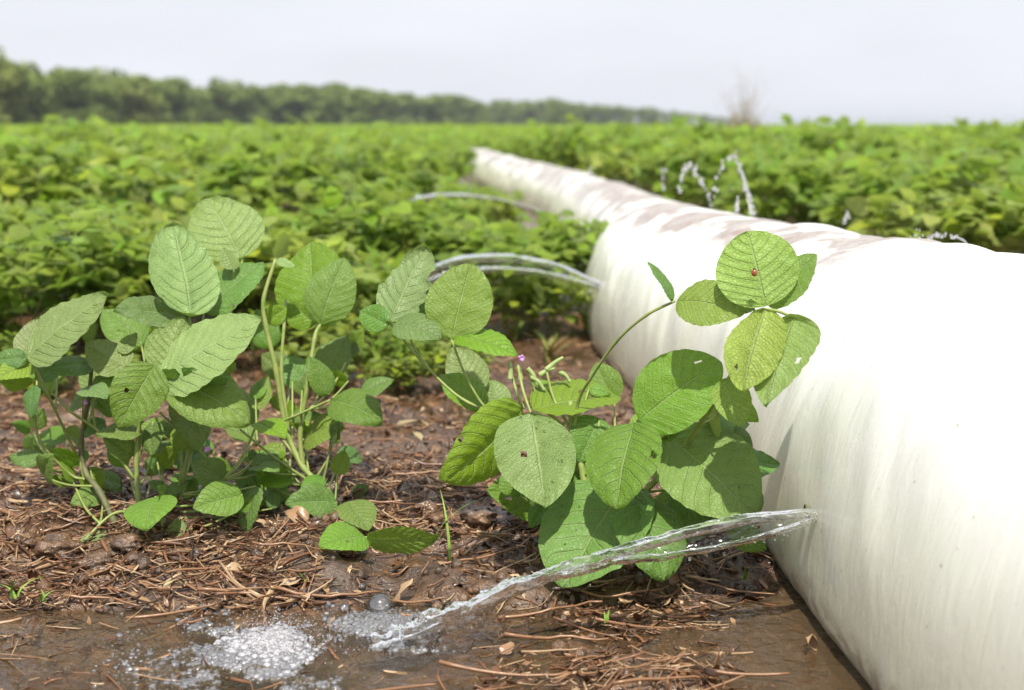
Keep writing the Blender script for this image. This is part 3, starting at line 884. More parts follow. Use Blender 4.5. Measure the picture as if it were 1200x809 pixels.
def jet(label, strands, web=None, drops=(), group=None):
    if strands: g0 = at(*strands[0]['pts'][0])
    else: g0 = at(*drops[0][:3])
    root = E('water_jet', g0, label, 'water jet', group); g0 = np.array(g0)
    for q in strands:
        path, r = strand(**q); V, F, U = tube(path - g0, np.maximum(r, .0004), r.shape[1])
        O('stream', mk('stream', V, F, [M_JET]), root)
    if web:
        A, _ = strand(web[0], [1] * len(web[0]), rip=0); B, _ = strand(web[1], [1] * len(web[1]), rip=0)
        m = 26; u = np.linspace(0, 1, m)[None, :, None]
        S = A[:, None] * (1 - u) + B[:, None] * u; n = len(A)
        S[..., 1] += .004 * fbm(np.linspace(0, 14, n)[:, None] + 0 * u[..., 0], u[..., 0] * 3 + 0 * np.linspace(0, 1, n)[:, None], 66, 3)
        i = np.arange(n - 1)[:, None] * m + np.arange(m - 1)[None]
        O('water_sheet', mk('water_sheet', S.reshape(-1, 3) - g0, np.stack([i, i + 1, i + m + 1, i + m], -1).reshape(-1, 4), [M_SHEET]), root)
    if drops:
        P = Pile()
        for (px, py, d, r) in drops:
            V, F = ico(2); P.add(V * [r, r, r * random.uniform(1, 1.5)] + at(px, py, d) - g0, F)
        tag(O('drops', P.mesh('drops', [M_JET]), root), kind='stuff')
    return root


up1 = [(978, 602, 1.447), (956, 602, 1.425), (932, 602, 1.410), (900, 606, 1.405), (860, 612, 1.40), (820, 621, 1.396), (770, 634, 1.392), (720, 648, 1.388), (670, 664, 1.385), (620, 681, 1.383), (570, 702, 1.381), (530, 723, 1.380), (490, 742, 1.380), (440, 762, 1.383)]
lo1 = [(978, 604, 1.445), (956, 607, 1.423), (932, 617, 1.407), (900, 627, 1.402), (860, 637, 1.398), (820, 645, 1.394), (780, 651, 1.391), (735, 656, 1.388), (690, 664, 1.385), (640, 678, 1.383)]
drops = []
for k in range(46):
    t = random.random(); x = 640 + 300 * t; y = 700 - 80 * t + random.gauss(0, 9) + 6
    drops.append((x, y - 12, 1.38 + .02 * t + random.uniform(-.02, .02), random.uniform(.0004, .0014)))
for k in range(60):
    drops.append((random.gauss(470, 50), 745 + random.gauss(0, 12) - abs(random.gauss(0, 10)), 1.37 + random.uniform(-.02, .02), random.uniform(.0004, .0018)))
jet('long clear water jet arching from the pipe into the muddy puddle in front',
    [dict(pts=up1, radii=[.0036, .0040, .0042, .0044, .0045, .0047, .0050, .0056, .0064, .0068, .0074, .0082, .0094, .0105], n=560, k=40, rip=.78, seed=1),
     dict(pts=lo1, radii=[.0026, .0026, .0027, .0028, .0030, .0034, .0036, .0036, .0036, .0030], n=340, k=26, rip=.85, seed=2)],
    (up1[:8], lo1[:8]), drops)
d2 = 3.2
up2 = [(722, 340, d2 - .05), (690, 328, d2), (650, 312, d2), (600, 303, d2), (550, 304, d2), (518, 311, d2), (494, 325, d2), (476, 348, d2), (466, 380, d2)]
lo2 = [(722, 343, d2 - .05), (690, 334, d2), (650, 324, d2), (610, 318, d2), (570, 316, d2), (518, 324, d2), (490, 342, d2), (474, 366, d2)]
jet('blurred pair of water streams arching left from the pipe behind the front plants',
    [dict(pts=up2, radii=[.005, .006, .007, .008, .008, .008, .008, .009, .009], n=150, k=16, rip=.5, seed=3),
     dict(pts=lo2, radii=[.004, .005, .006, .006, .006, .006, .006, .006], n=130, k=16, rip=.5, seed=4)], (up2[:6], lo2[:6]))
d3 = 5.0
jet('farthest short water jet seen as a pale streak above the left rows',
    [dict(pts=[(668, 262, d3), (630, 246, d3), (580, 233, d3), (530, 229, d3), (490, 233, d3), (460, 241, d3), (432, 252, d3), (412, 268, d3)], radii=[.0020, .0025, .003, .006, .010, .011, .010, .008], n=110, k=14, rip=.55, seed=5)],
    None, [(443, 220, d3, .009), (452, 226, d3, .005), (425, 244, d3, .007)])


def beads(pts, r0, r1, n, d, jit=2.0):
    P = smooth_path(np.array([(x, y, 0) for x, y in pts], float), n)
    return [(p[0] + random.gauss(0, jit), p[1] + random.gauss(0, jit), d + random.gauss(0, .02), random.uniform(r0, r1)) for p in P]


da = 3.0
jet('tallest spout of drops rising behind the pipe and falling in a bright line',
    [dict(pts=[(866, 196, da), (870, 206, da), (876, 226, da), (882, 252, da)], radii=[.0018, .0026, .0032, .0034], n=90, k=12, rip=1.2, seed=6)],
    None, beads([(838, 228), (841, 208), (849, 190), (859, 179)], .0018, .0045, 13, da, 2.4) + beads([(859, 179), (866, 196), (874, 220), (883, 252)], .0015, .0038, 30, da, 1.3), 'spouts behind the pipe')
db = 3.5
jet('twin bent spout of drops left of the tallest spout behind the pipe', [],
    None, beads([(795, 224), (798, 210), (802, 200), (809, 194)], .0025, .006, 13, db, 1.8) + beads([(809, 194), (816, 204), (824, 214), (834, 238)], .002, .005, 20, db, 2.0), 'spouts behind the pipe')
jet('faint upright spray of drops leftmost of the spouts behind the pipe', [], None, beads([(777, 222), (778, 206), (776, 194)], .0025, .005, 9, 4.0, 2) + beads([(690, 208), (692, 196)], .003, .006, 5, 5.0, 2), 'spouts behind the pipe')
jet('very small sprinkle of drops standing just right of the tallest spout', [], None, beads([(988, 268), (990, 256), (993, 248)], .002, .004, 10, 2.7, 2.2) + beads([(862, 246), (864, 232)], .003, .005, 6, 3.0, 1.4), 'spouts behind the pipe')
jet('low dotted arc of bright drops skimming the stained pipe top at right',
    [dict(pts=[(1134, 288, 2.12), (1128, 281, 2.12), (1118, 277, 2.12)], radii=[.0016, .002, .0016], n=30, k=10, rip=.5, seed=8)],
    None, beads([(1120, 277), (1105, 276), (1090, 279), (1078, 284), (1068, 292)], .0012, .0028, 30, 2.12, 2.6) + beads([(1082, 272), (1070, 276)], .0009, .0018, 5, 2.12, 2), 'spouts behind the pipe')

# ------------------------------------------------------------------ foam where the jet lands
P = Pile(); PB = []
tries = 0
while len(PB) < 8200 and tries < 90000:
    tries += 1
    q = random.random()
    if q < .55: px, py = random.gauss(322, 46), random.gauss(756, 20)
    elif q < .72: px, py = random.gauss(300, 62), random.gauss(786, 15)
    elif q < .84: px, py = random.gauss(425, 34), random.gauss(730, 9)
    elif q < .90: px, py = random.gauss(462, 22), random.gauss(752, 8)
    else: px, py = random.gauss(250, 48), random.gauss(752, 24)
    if py < 706 or (py > 765 and px > 400): continue
    g = on_ground(px, py)
    core = math.exp(-((px - 322) / 50) ** 2 - ((py - 754) / 20) ** 2)
    if random.random() > (.9 if .72 < q < .90 else .15) + fbm(g[0] * 24 + 3, g[1] * 18, 91, 3) * 2.0 + core * 1.3: continue
    r = random.lognormvariate(-6.1, .40) * (1 - .5 * core)
    PB.append((g[0], g[1], min(r, .005), core))
Vb, Fb = ico(2)
PC = Pile()
for (x, y, r, core) in PB:
    z = max(-.001, float(ground_h(x, y))) + core * random.uniform(0, .005) - r * .25
    (PC if random.random() < core * .9 else P).add(Vb * r * [1, 1, .9] + [x, y, z], Fb)
tag(O('white_foam', PC.mesh('white_foam', [M_FROTH])), 'dense white froth in the middle of the bubbles where the jet lands', 'foam', None, 'stuff')
tag(O('foam', P.mesh('foam', [M_FOAM])), 'white froth of small bubbles floating on the muddy puddle where the jet lands', 'foam', None, 'stuff')
# white water thrown up in the middle of the froth
for (px, py, r, lab) in [(446, 712, .0150, 'large clear bubble at the upper right edge of the froth'), (404, 716, .0062, 'small clear bubble just left of the large bubble'), (424, 700, .0045, 'tiny clear bubble above and left of the large bubble'),
                         (238, 716, .0060, 'lone bubble at the upper left edge of the froth'), (338, 700, .0045, 'single bubble among straw above the froth')]:
    g = on_ground(px, py); z = max(-.001, float(ground_h(g[0], g[1])))
    V, F = ico(4); V = V * r; V[:, 2] = np.maximum(V[:, 2], -.1 * r)
    tag(O('bubble', mk('bubble', V, F, [M_BUBBLE]), None, (g[0], g[1], z + .001)), lab, 'bubble')
PS = Pile()
for k in range(1500):
    px, py = random.gauss(325, 34), random.gauss(752, 13); g = on_ground(px, py)
    hgt = abs(random.gauss(0, .009)) * math.exp(-((px - 322) / 50) ** 2)
    V, F = ico(1); r = random.uniform(.0002, .0008)
    PS.add(V * r + [g[0], g[1], .001 + hgt], F)
tag(O('splash_droplets', PS.mesh('splash_droplets', [M_FROTH])), 'fine white spray jumping from the middle of the froth', 'splash', None, 'stuff')

# ------------------------------------------------------------------ straw, crumbs, clods


def straw_piece(P, x, y, L, r, az, tilt, bend, lift=0, k=5, seg=5, flat=1.0):
    bend *= .45; kink = random.gauss(0, .5) if random.random() < .3 else 0
    t = np.linspace(-.5, .5, seg + 1)
    d = np.array([math.cos(az), math.sin(az)]); nrm = np.array([-d[1], d[0]])
    xy = np.array([x, y]) + t[:, None] * L * d + (t[:, None] ** 2 - .08) * bend * L * nrm + np.maximum(t[:, None] - .1, 0) * kink * L * nrm
    z0 = ground_h(xy[:, 0], xy[:, 1]); z0 = np.maximum(z0, -.0035); z = .55 * z0 + .45 * z0.max() + r * .5 + lift + t * L * tilt + random.uniform(0, .5) * L * .12 * (t ** 2 * 4 - .3)
    V, F, U = tube(np.column_stack([xy, z]), r * np.linspace(1.1, .6, seg + 1), k)
    if flat != 1:
        cx_ = np.repeat(np.column_stack([xy, z]), k, 0); cx_ = np.vstack([cx_, V[-2:]]); dv = V - cx_
        sd = dv[:, :2] @ nrm; V = V.copy(); V[:, :2] += (sd * (flat - 1))[:, None] * nrm; V[:, 2] += sd * random.gauss(0, 1.2)
    P.add(V, F, U)


def density(px, py):
    """how much trash lies here (photo position)"""
    if py > 700 and px < 560: return .075
    if py > 690 and px > 860: return .05 + .3 * math.exp(-((px - 1050) / 30) ** 2 - ((py - 790) / 20) ** 2)
    if py > 720 and px > 560: return .45 + .9 * math.exp(-((px - 775) / 75) ** 2 - ((py - 792) / 24) ** 2)
    return 1.0


P = Pile(); cnt = 0
while cnt < 9300:
    px = random.uniform(-240, 1090); py = 809 + 20 - (random.random() ** .75) * 440
    g = on_ground(px, py, .015)
    if g[1] > 3.2 or g[0] > pipe_left(g[1], .02) - .004 or random.random() > density(px, py) * (.10 + 1.1 * float(sstep(-.16, .16, fbm(g[0] * 7, g[1] * 9, 201, 3)))): continue
    cnt += 1
    L = min(.12, random.lognormvariate(-3.85, .62)); az = random.gauss(.1, .75) if random.random() < .6 else random.uniform(0, 6.28)
    straw_piece(P, g[0], g[1], L, random.uniform(.00025, .0010) * (1 + g[1] * .12), az, random.gauss(0, .22), random.gauss(0, .35), random.uniform(0, .006), 5, 5, random.choice((1.01, 1.01, 1.01, 1.6, 2.4)))
for k in range(2800):
    px = random.uniform(-40, 1080); py = 815 - random.random() ** .8 * 420; g = on_ground(px, py, .015)
    if g[1] > 3.2 or g[0] > pipe_left(g[1], .02) - .004 or random.random() > density(px, py) * 1.2: continue
    L = random.uniform(.005, .019) * (1.8 if random.random() < .08 else 1); V, F, Uv = leaf_grid(L, L * random.uniform(.35, .8), 5, 4, .5, random.uniform(-.2, .2), random.uniform(.2, 1.2), .03, .08, k)
    Rm = np.array(Matrix.Rotation(random.uniform(0, 6.28), 3, 'Z') @ Matrix.Rotation(random.gauss(0, .5), 3, 'X') @ Matrix.Rotation(random.gauss(0, .5), 3, 'Y'))
    P.add(V @ Rm.T + [g[0], g[1], max(-.001, float(ground_h(g[0], g[1]))) + .003], F, Uv)
tag(O('straw_litter', P.mesh('straw_litter', [M_STRAW])), 'reddish brown wet straw and crop trash strewn over the mud', 'straw', None, 'stuff')
# the longer stalks one can pick out
big = [(430, 640, .11, .5), (640, 700, .10, .1), (300, 690, .12, .05), (250, 672, .10, .35), (690, 720, .09, -.2), (760, 715, .11, .4), (830, 700, .10, .7), (860, 680, .09, -.4), (780, 785, .10, .3), (740, 775, .12, -.1), (820, 790, .09, .6),
       (350, 660, .10, .2), (200, 700, .09, -.1), (120, 690, .08, .3), (480, 690, .08, -.2), (560, 660, .09, .35), (600, 640, .10, .2), (560, 590, .11, .1), (500, 580, .10, .0), (450, 610, .09, .3), (380, 690, .11, .05), (60, 560, .12, .05),
       (70, 600, .11, .1), (30, 540, .12, .0), (160, 540, .10, -.1), (700, 690, .11, -.5), (650, 730, .10, .1), (590, 770, .12, -.05), (540, 790, .10, .15), (440, 790, .11, .0), (900, 690, .07, .8), (1050, 795, .05, 1.0), (860, 770, .10, -.1), (420, 500, .13, .4), (480, 520, .12, -.3)]
for (px, py, L, az) in big:
    g = on_ground(px, py, .02); P = Pile()
    straw_piece(P, 0 * g[0] + g[0], g[1], L, random.uniform(.0012, .0021), az + random.gauss(0, .15), random.gauss(0, .12), random.gauss(0, .3), .006, 7, 9)
    o = O('straw_stalk', P.mesh('straw_stalk', [M_STRAW]))
    c = Vector(g); o.data.transform(Matrix.Translation(-c)); o.location = c
    tag(o, 'long reddish straw stalk lying on the wet mud', 'straw stalk', 'loose straw stalks on the mud')


def lumps(name, n, rmin, rmax, sub, seed, area, m):
    P = Pile(); rng = np.random.default_rng(seed); V0, F0 = ico(sub); k = 0
    while k < n:
        px, py = area(rng); g = on_ground(px, py, .015)
        if g[1] > 3.4 or g[0] > pipe_left(g[1], .02) - .004 or rng.random() > density(px, py) + .1: continue
        k += 1; r = rmin * (rmax / rmin) ** rng.random() ** 1.6
        V = V0 * (1 + .55 * fbm(V0[:, 0] * 1.7 + k * 3.1, V0[:, 1] * 1.7 + V0[:, 2] * 2.3 + k, seed, 2))[:, None] * r * rng.uniform(.6, 1.3, 3)
        P.add(V + [g[0], g[1], float(ground_h(g[0], g[1])) + r * .25], F0)
    return O(name, P.mesh(name, [m]))


M_CRUMB = mud_mat('mud_crumb')
tag(lumps('mud_rubble', 5600, .0012, .0085, 1, 5, lambda r: (r.uniform(-230, 1080), 815 - r.random() ** .8 * 400), M_CRUMB), 'small wet crumbs of dark mud covering the ground', 'mud', None, 'stuff')
V0, F0 = ico(4)
for (px, py, r, lab) in [(72, 655, .021, 'black wet mud clod, biggest of those at the far left'), (38, 648, .014, 'black mud clod left of the biggest clod'), (112, 668, .015, 'dark clod just right of the biggest clod'),
                         (150, 650, .013, 'dark clod under the stem of the left plant'), (560, 625, .016, 'dark clod between the middle and right plants'), (500, 615, .012, 'smaller clod right of the spear-shaped low leaf'),
                         (620, 628, .015, 'dark clod shaded by the right plant'), (412, 655, .009, 'small clod under the low middle leaves'), (870, 690, .012, 'wet clod at the pool edge near the pipe'), (205, 655, .011, 'crumbled clod between the two left plants'),
                         (515, 470, .014, 'pale brown clod on the bare soil behind the middle plant'), (120, 795, .008, 'small black lump in the front left water')]:
    g = on_ground(px, py, .02); q = hash(px) % 97
    s = V0 * (1 + .6 * fbm(V0[:, 0] * 1.5 + px, V0[:, 1] * 1.5 + V0[:, 2] * 1.9 + py, 61, 4))[:, None] * r * np.array([1.25, 1, .75])
    tag(O('mud_clod', mk('mud_clod', s, F0, [M_CRUMB]), None, (g[0], g[1], float(ground_h(g[0], g[1])) + r * .25)), lab, 'mud clod')
# curled dry leaf on bare soil
for (px, py, L, az, lab) in [(508, 490, .065, 1.9, 'pale curled dry leaf upright on the bare soil'), (500, 525, .05, .6, 'pale dry leaf lying below the upright curled leaf'), (215, 690, .03, 2.6, 'thin torn dry leaf lying at the water edge'), (590, 350, .10, .3, 'dry orange leaf at the foot of the pipe')]:
    g = on_ground(px, py, .015)
    V, F, UV = leaf_grid(L, L * .42, 20, 12, .5, .12, 1.1, .02, .06, px)
    R = np.array(Matrix.Rotation(az, 3, 'Z') @ Matrix.Rotation(.25, 3, 'X'))
    tag(O('dry_leaf', mk('dry_leaf', V @ R.T, F, [M_DRY], UV), None, (g[0], g[1], float(ground_h(g[0], g[1])) + .008)), lab, 'dry leaf')

# ------------------------------------------------------------------ small grass sprouts
M_GRASS = simple_noise_mat('grass_blade', (.13, .26, .03), (.22, .33, .06), 60, .5, .0003)
M_GRASS_DRY = simple_noise_mat('dry_grass_blade', (.30, .25, .08), (.42, .30, .13), 60, .6, .0003)


def tuft(px, py, n, L, spread, label, dry=0., z=.01, seed=0, w=.0016, cat='grass sprout', name='grass_sprout'):
    g = on_ground(px, py, z); P = Pile(); Q = Pile(); rng = np.random.default_rng(seed + int(px))
    for k in range(n):
        az = rng.uniform(0, 6.28); l = L * rng.uniform(.5, 1); out = spread * rng.uniform(.3, 1)
        t = np.linspace(0, 1, 8)[:, None]; dirv = np.array([[math.cos(az), math.sin(az), 0]])
        c = dirv * (out * l * t ** 1.7) + np.array([[0, 0, 1]]) * (l * (t - .45 * out * t ** 2.2)) + np.array([[rng.normal(0, .25) * spread * L * .3, rng.normal(0, .2) * spread * L * .3, 0]])
        side = np.array([[-math.sin(az), math.cos(az), 0]]); wd = w * (1 - t ** 2 * .95)
        V = np.concatenate([c - side * wd, c + [0, 0, -.2] * wd, c + side * wd], 1).reshape(-1, 3)
        i = np.arange(7)[:, None] * 3 + np.arange(2)[None]
        (Q if rng.random() < dry else P).add(V, np.stack([i, i + 1, i + 4, i + 3], -1).reshape(-1, 4))
    root = E(name, g, label, cat) if (P.n and Q.n) else None
    for pp, m, nm in ((P, M_GRASS, 'blades'), (Q, M_GRASS_DRY, 'dry_blades')):
        if not pp.n: continue
        if root: O(nm, pp.mesh(nm, [m]), root)
        else: tag(O(name, pp.mesh(name, [m]), None, g), label, cat)


tuft(16, 700, 4, .035, 1.3, 'tiny grass sprout at the water edge, leftmost in the photo')
tuft(52, 705, 4, .03, .9, 'tiny grass sprout standing in water below the left plant')
tuft(712, 730, 3, .018, .6, 'tiny green sprout in the trash under the front jet')
tuft(575, 640, 5, .02, .9, 'tiny seedling on dark soil left of the right plant')
tuft(872, 680, 4, .03, .6, 'tiny grass sprout beside the pipe under the front jet')
tuft(520, 655, 2, .10, 1.2, 'long bent grass blade lying toward the right plant', .0, .02, 3)
tuft(470, 590, 5, .05, 1.0, 'yellow-green grass tuft on the bare soil by the middle plant', .4)
tuft(360, 690, 2, .03, .8, 'small green sprout in straw above the froth')
tuft(690, 395, 26, .14, .55, 'loose grass tuft against the foot of the pipe behind the right plant', .45, .0, 1, .0035, 'grass tuft', 'grass_tuft')
tuft(645, 425, 30, .10, .8, 'brownish grass tuft on bare soil behind the right plant', .7, .0, 2, .003, 'grass tuft', 'grass_tuft')
tuft(455, 430, 30, .11, .8, 'yellowish grass tuft behind the middle plant', .55, .0, 3, .003, 'grass tuft', 'grass_tuft')
tuft(290, 365, 40, .16, .7, 'orange tinged dry grass tuft behind the left plant', .75, .0, 4, .004, 'grass tuft', 'grass_tuft')
tuft(100, 375, 36, .14, .7, 'green and tan grass tuft in the gap above the left leaves', .5, .0, 5, .004, 'grass tuft', 'grass_tuft')
for (px, py, lab) in [(350, 430, 'thin yellow grass tuft between the middle stems'), (410, 420, 'straw coloured grass tuft left of the pods'), (500, 440, 'short green and tan tuft behind the pods'), (30, 430, 'tan grass tuft low at the left edge'),
                      (180, 410, 'sparse dry grass tuft behind the left leaves'), (560, 430, 'dry grass tuft below the upright round leaf'), (240, 440, 'yellow grass tuft behind the tall left stems')]:
    tuft(px, py, 30, .09, .9, lab, .6, .0, px, .0028, 'grass tuft', 'grass_tuft')
tuft(735, 455, 18, .09, .6, 'green grass tuft by the pipe under the arched petiole', .2, .0, 6, .003, 'grass tuft', 'grass_tuft')
tuft(600, 400, 18, .09, .8, 'mixed grass tuft below the second pair of streams', .55, .0, 7, .003, 'grass tuft', 'grass_tuft')

# ------------------------------------------------------------------ field plants


def plant_meshes(seed, nst, hgt, spread, nu, nv, size=(.07, .115)):
    """one bushy soybean plant: stem mesh, foliage mesh"""
    rng = np.random.default_rng(seed); S = Pile(); Lf = Pile()
    main = []
    for b in range(4):
        az = rng.uniform(0, 6.28); q = spread * rng.uniform(.15, .55) * (b > 0); hb = hgt * rng.uniform(.72, .98)
        P = smooth_path([[0, 0, 0], [q * .35 * math.cos(az), q * .35 * math.sin(az), hb * .4], [q * math.cos(az), q * math.sin(az), hb]], 8)
        V, F, U = tube(P, np.linspace(.004, .002, 8), 5); S.add(V, F); main.append(P)
    for k in range(nst):
        P = main[k % 4]; u = rng.uniform(.25, 1) ** .7; base = P[min(7, int(u * 7.99))]
        az = rng.uniform(0, 6.28); pl = spread * rng.uniform(.35, .85) * (1.15 - .5 * u)
        tip = base + [math.cos(az) * pl, math.sin(az) * pl, rng.uniform(.03, .13) * (1.25 - u * .8)]
        if nu > 2:
            V, F, U = tube(smooth_path([base, (base + tip) / 2 + [0, 0, .02], tip], 5), .0013, 4); S.add(V, F)
        for j in range(3):
            a2 = az + (j - 1) * 1.25 + rng.normal(0, .25); L = rng.uniform(*size); W = L * rng.uniform(.62, .82)
            if nu > 2: V, F, U = leaf_grid(L, W, nu, nv, .2, .08, .3, .0, .03, int(rng.integers(1e6)))
            else:
                V = np.array([[0, 0, 0], [-W / 2, L * .4, .1 * W], [0, L * .45, 0], [W / 2, L * .4, .1 * W], [0, L, 0]]); V[:, 2] += .06 * L
                F = np.array([[0, 2, 1, 1], [0, 3, 2, 2], [2, 4, 1, 1], [2, 3, 4, 4]])[:, :3]; U = np.array([[0, .5], [.4, 0], [.45, .5], [.4, 1], [1, .5]])
            R = Matrix.Rotation(a2 - math.pi / 2, 3, 'Z') @ Matrix.Rotation(rng.normal(-.10, .40), 3, 'X') @ Matrix.Rotation(rng.normal(0, .40), 3, 'Y')
            off = np.array([math.cos(a2), math.sin(a2), 0]) * (.022 if j == 1 else .006)
            Lf.add(V @ np.array(R).T + tip + off, F, U)
    return S, Lf


PROT = []
for k in range(7):
    S, Lf = plant_meshes(100 + k, 52, .372 + .015 * (k % 3), .25, 5, 4, (.058, .098))
    PROT.append((S.mesh('stem', [M_STEM]), Lf.mesh('foliage', [M_FIELD_Y if k == 6 else M_FIELD])))


def field_plant(x, y, s, rz, k, label, group=None, cat='plant', tilt=(0, 0)):
    z = float(ground_h(x, y)) if y < 12 else .01
    r = E('soybean_plant', (x, y, z - .005), label, cat, group)
    r.rotation_euler = (tilt[0], tilt[1], rz); r.scale = (s, s, s * random.uniform(.92, 1.05))
    for nm, me in zip(('stem', 'foliage'), PROT[k]):
        O(nm, me, r)
    return r


# near plants that can be told apart
U = [(592, 395, .62, 3, 'small soybean plant right behind the leaning pair of streams'),
     (668, 372, .60, 1, 'soybean plant whose leaves overlap the left side of the pipe behind the second jet'),
     (600, 345, .46, 2, 'soybean plant under the far bend of the pipe, left of the overlapping plant'),
     (652, 374, .62, 3, 'soybean plant overlapping the lower left edge of the pipe, just behind the paired streams'),
     (694, 366, .55, 5, 'soybean plant pressed against the pipe where the paired streams leave it'),
     (565, 366, .50, 0, 'short soybean plant behind the upright round leaf of the right plant'),
     (20, 425, .70, 0, 'soybean plant cut by the left photo edge behind the left plant'),
     (505, 350, .62, 4, 'soybean plant directly under the farthest pale jet'),
     (425, 352, .78, 5, 'soybean plant behind the tip of the middle plant')]
placed = []
for q, (px, py, s, k, lab) in enumerate(U):
    g = on_ground(px, py); field_plant(g[0], g[1], s, q * 1.9, k, lab); placed.append((g[0], g[1]))


def in_view(x, y, m=.45): return abs(x) < y * .36 + m


cells = []
y = 3.85
row = 0
while y < 60:
    rs = .76
    for x in np.arange(-24, 24, .19 if y < 6 else .22):
        xx = x + random.gauss(0, .05); yy = y + random.gauss(0, .07)
        if not in_view(xx, yy): continue
        c, a_, h_ = pipe_at(min(yy, 22))
        if yy >= 22: c = -4.0 - (yy - 22) * .5
        left = xx < c
        if left:
            if xx > c - a_ - (.10 if yy < 4.6 else .20 if yy < 8.6 else .16): continue
            if yy < 5.4 and noise(xx * 1.7, yy * 1.3, 55) > .06: continue
            if -.95 < xx < -.55 and yy < 4.7 and random.random() < .8: continue
        else:
            if xx < c + a_ + .24 + (0.12 if yy < 6 else .0): continue
        if random.random() < .06: continue
        if any((xx - p) ** 2 + (yy - q) ** 2 < .03 for p, q in placed): continue
        cells.append((yy, xx, left))
    y += rs
cells.sort()
near, far = cells[:285], cells[285:]
for (yy, xx, left) in near:
    s = random.uniform(.88, 1.12) * (random.uniform(.55, .95) if yy < 5.2 and left else 1.0)
    if left and xx > pipe_at(min(yy, 22))[0] - 1.0 and yy > 4.6: s *= .80
    if not left and yy < 7: s *= .84
    yel = random.random() < (.30 if yy < 6 else .12)
    if left:
        pr = 600 + FPX * (xx + .22) / yy
        if pr > 548 and yy < 9.5: s = min(s, (.5 - (.0525 if yy < 5.2 else .040) * yy) / .46)
        if s < .2: continue
    field_plant(xx, yy, s, random.uniform(0, 6.28), 6 if yel else random.randrange(6),
                'bushy soybean plant in the blurred rows left of the white pipe' if left else 'bushy soybean plant in the blurred rows beyond the white pipe',
                'soybean plants left of the pipe' if left else 'soybean plants beyond the pipe', 'plant', (random.gauss(0, .06), random.gauss(0, .06)))
for k in range(96):
    g = on_ground(random.uniform(-30, 380), random.uniform(338, 415)) if k < 42 else on_ground(random.uniform(380, 650), random.uniform(330, 400)) if k < 66 else on_ground(random.uniform(-30, 560), random.uniform(405, 470))
    field_plant(g[0], g[1], random.uniform(.40, .72) if k < 42 else random.uniform(.30, .50) if k < 66 else random.uniform(.16, .36), random.uniform(0, 6.28), 6 if random.random() < .6 else random.randrange(6), 'low yellowish weed on the bare soil behind the front plants', 'low weeds behind the front plants', 'weed')
print('field', len(cells), 'near until', near[-1][0])
LOW = [plant_meshes(300 + k, 40, .365, .25, 2, 2, (.058, .096))[1] for k in range(5)]
LOW = [(np.concatenate(l.V), np.concatenate(l.F[3]), np.concatenate(l.U)) for l in LOW]
P = Pile()
for (yy, xx, left) in far:
    if yy > 22 and random.random() < .35: continue
    V, F, Uv = LOW[random.randrange(5)]; a = random.uniform(0, 6.28); s = random.uniform(.88, 1.1) * (1.0 if yy < 25 else 1.12)
    R = np.array([[math.cos(a), -math.sin(a), 0], [math.sin(a), math.cos(a), 0], [0, 0, 1]]) * s
    P.add(V @ R.T + [xx, yy, .0], F, Uv)
# beyond sixty metres the canopy closes into an even leafy cover
m = 26000
yy = 60 * (1000 / 60) ** RNG.random(m); xx = RNG.uniform(-1, 1, m) * (yy * .42 + 2)
sz = .14 * (yy / 60) ** .8; az = RNG.uniform(0, 6.28, m)
q = np.array([[-.7, 0, 0], [0, -.7, .25], [.7, 0, 0], [0, .7, -.2]])
ca, sa = np.cos(az), np.sin(az)
VX = q[None, :, 0] * ca[:, None] - q[None, :, 1] * sa[:, None]; VY = q[None, :, 0] * sa[:, None] + q[None, :, 1] * ca[:, None]
VV = np.stack([xx[:, None] + VX * sz[:, None], yy[:, None] + VY * sz[:, None], RNG.uniform(.26, .40, m)[:, None] + q[None, :, 2] * .35 + 0 * VX], -1).reshape(-1, 3)
P.add(VV, np.arange(m * 4).reshape(-1, 4), np.tile([[0, .5], [.4, 0], [1, .5], [.4, 1]], (m, 1)))
tag(O('soybean_field', P.mesh('soybean_field', [M_FIELD])), 'distant rows of soybeans merging into one green field', 'crop field', None, 'stuff')

# ------------------------------------------------------------------ trees along the field edge


def crown_mat(name, c1, c2):
    t = NT(name); geo = t.n('ShaderNodeNewGeometry'); pos = geo.outputs['Position']
    r = t.math('MULTIPLY_ADD', geo.outputs['Random Per Island'], .6, t.math('MULTIPLY', t.noise(.25, 3, pos), .5))
    c = t.mix(t.step(r, .2, .85), c1, c2)
    b = t.pbr(base=c, rough=.6, spec=.3)
    tr = t.n('ShaderNodeBsdfTranslucent'); t.set(tr.inputs[0], t.mix(.4, c, (.15, .25, .03)))
    mx = t.n('ShaderNodeMixShader', i_0=.22); t.set(mx.inputs[1], b.outputs[0]); t.set(mx.inputs[2], tr.outputs[0])
    return t.done(mx)


M_CROWN = [crown_mat('tree_crown_dark', (.110, .160, .038), (.21, .28, .06)), crown_mat('tree_crown_light', (.15, .195, .042), (.28, .335, .08))]


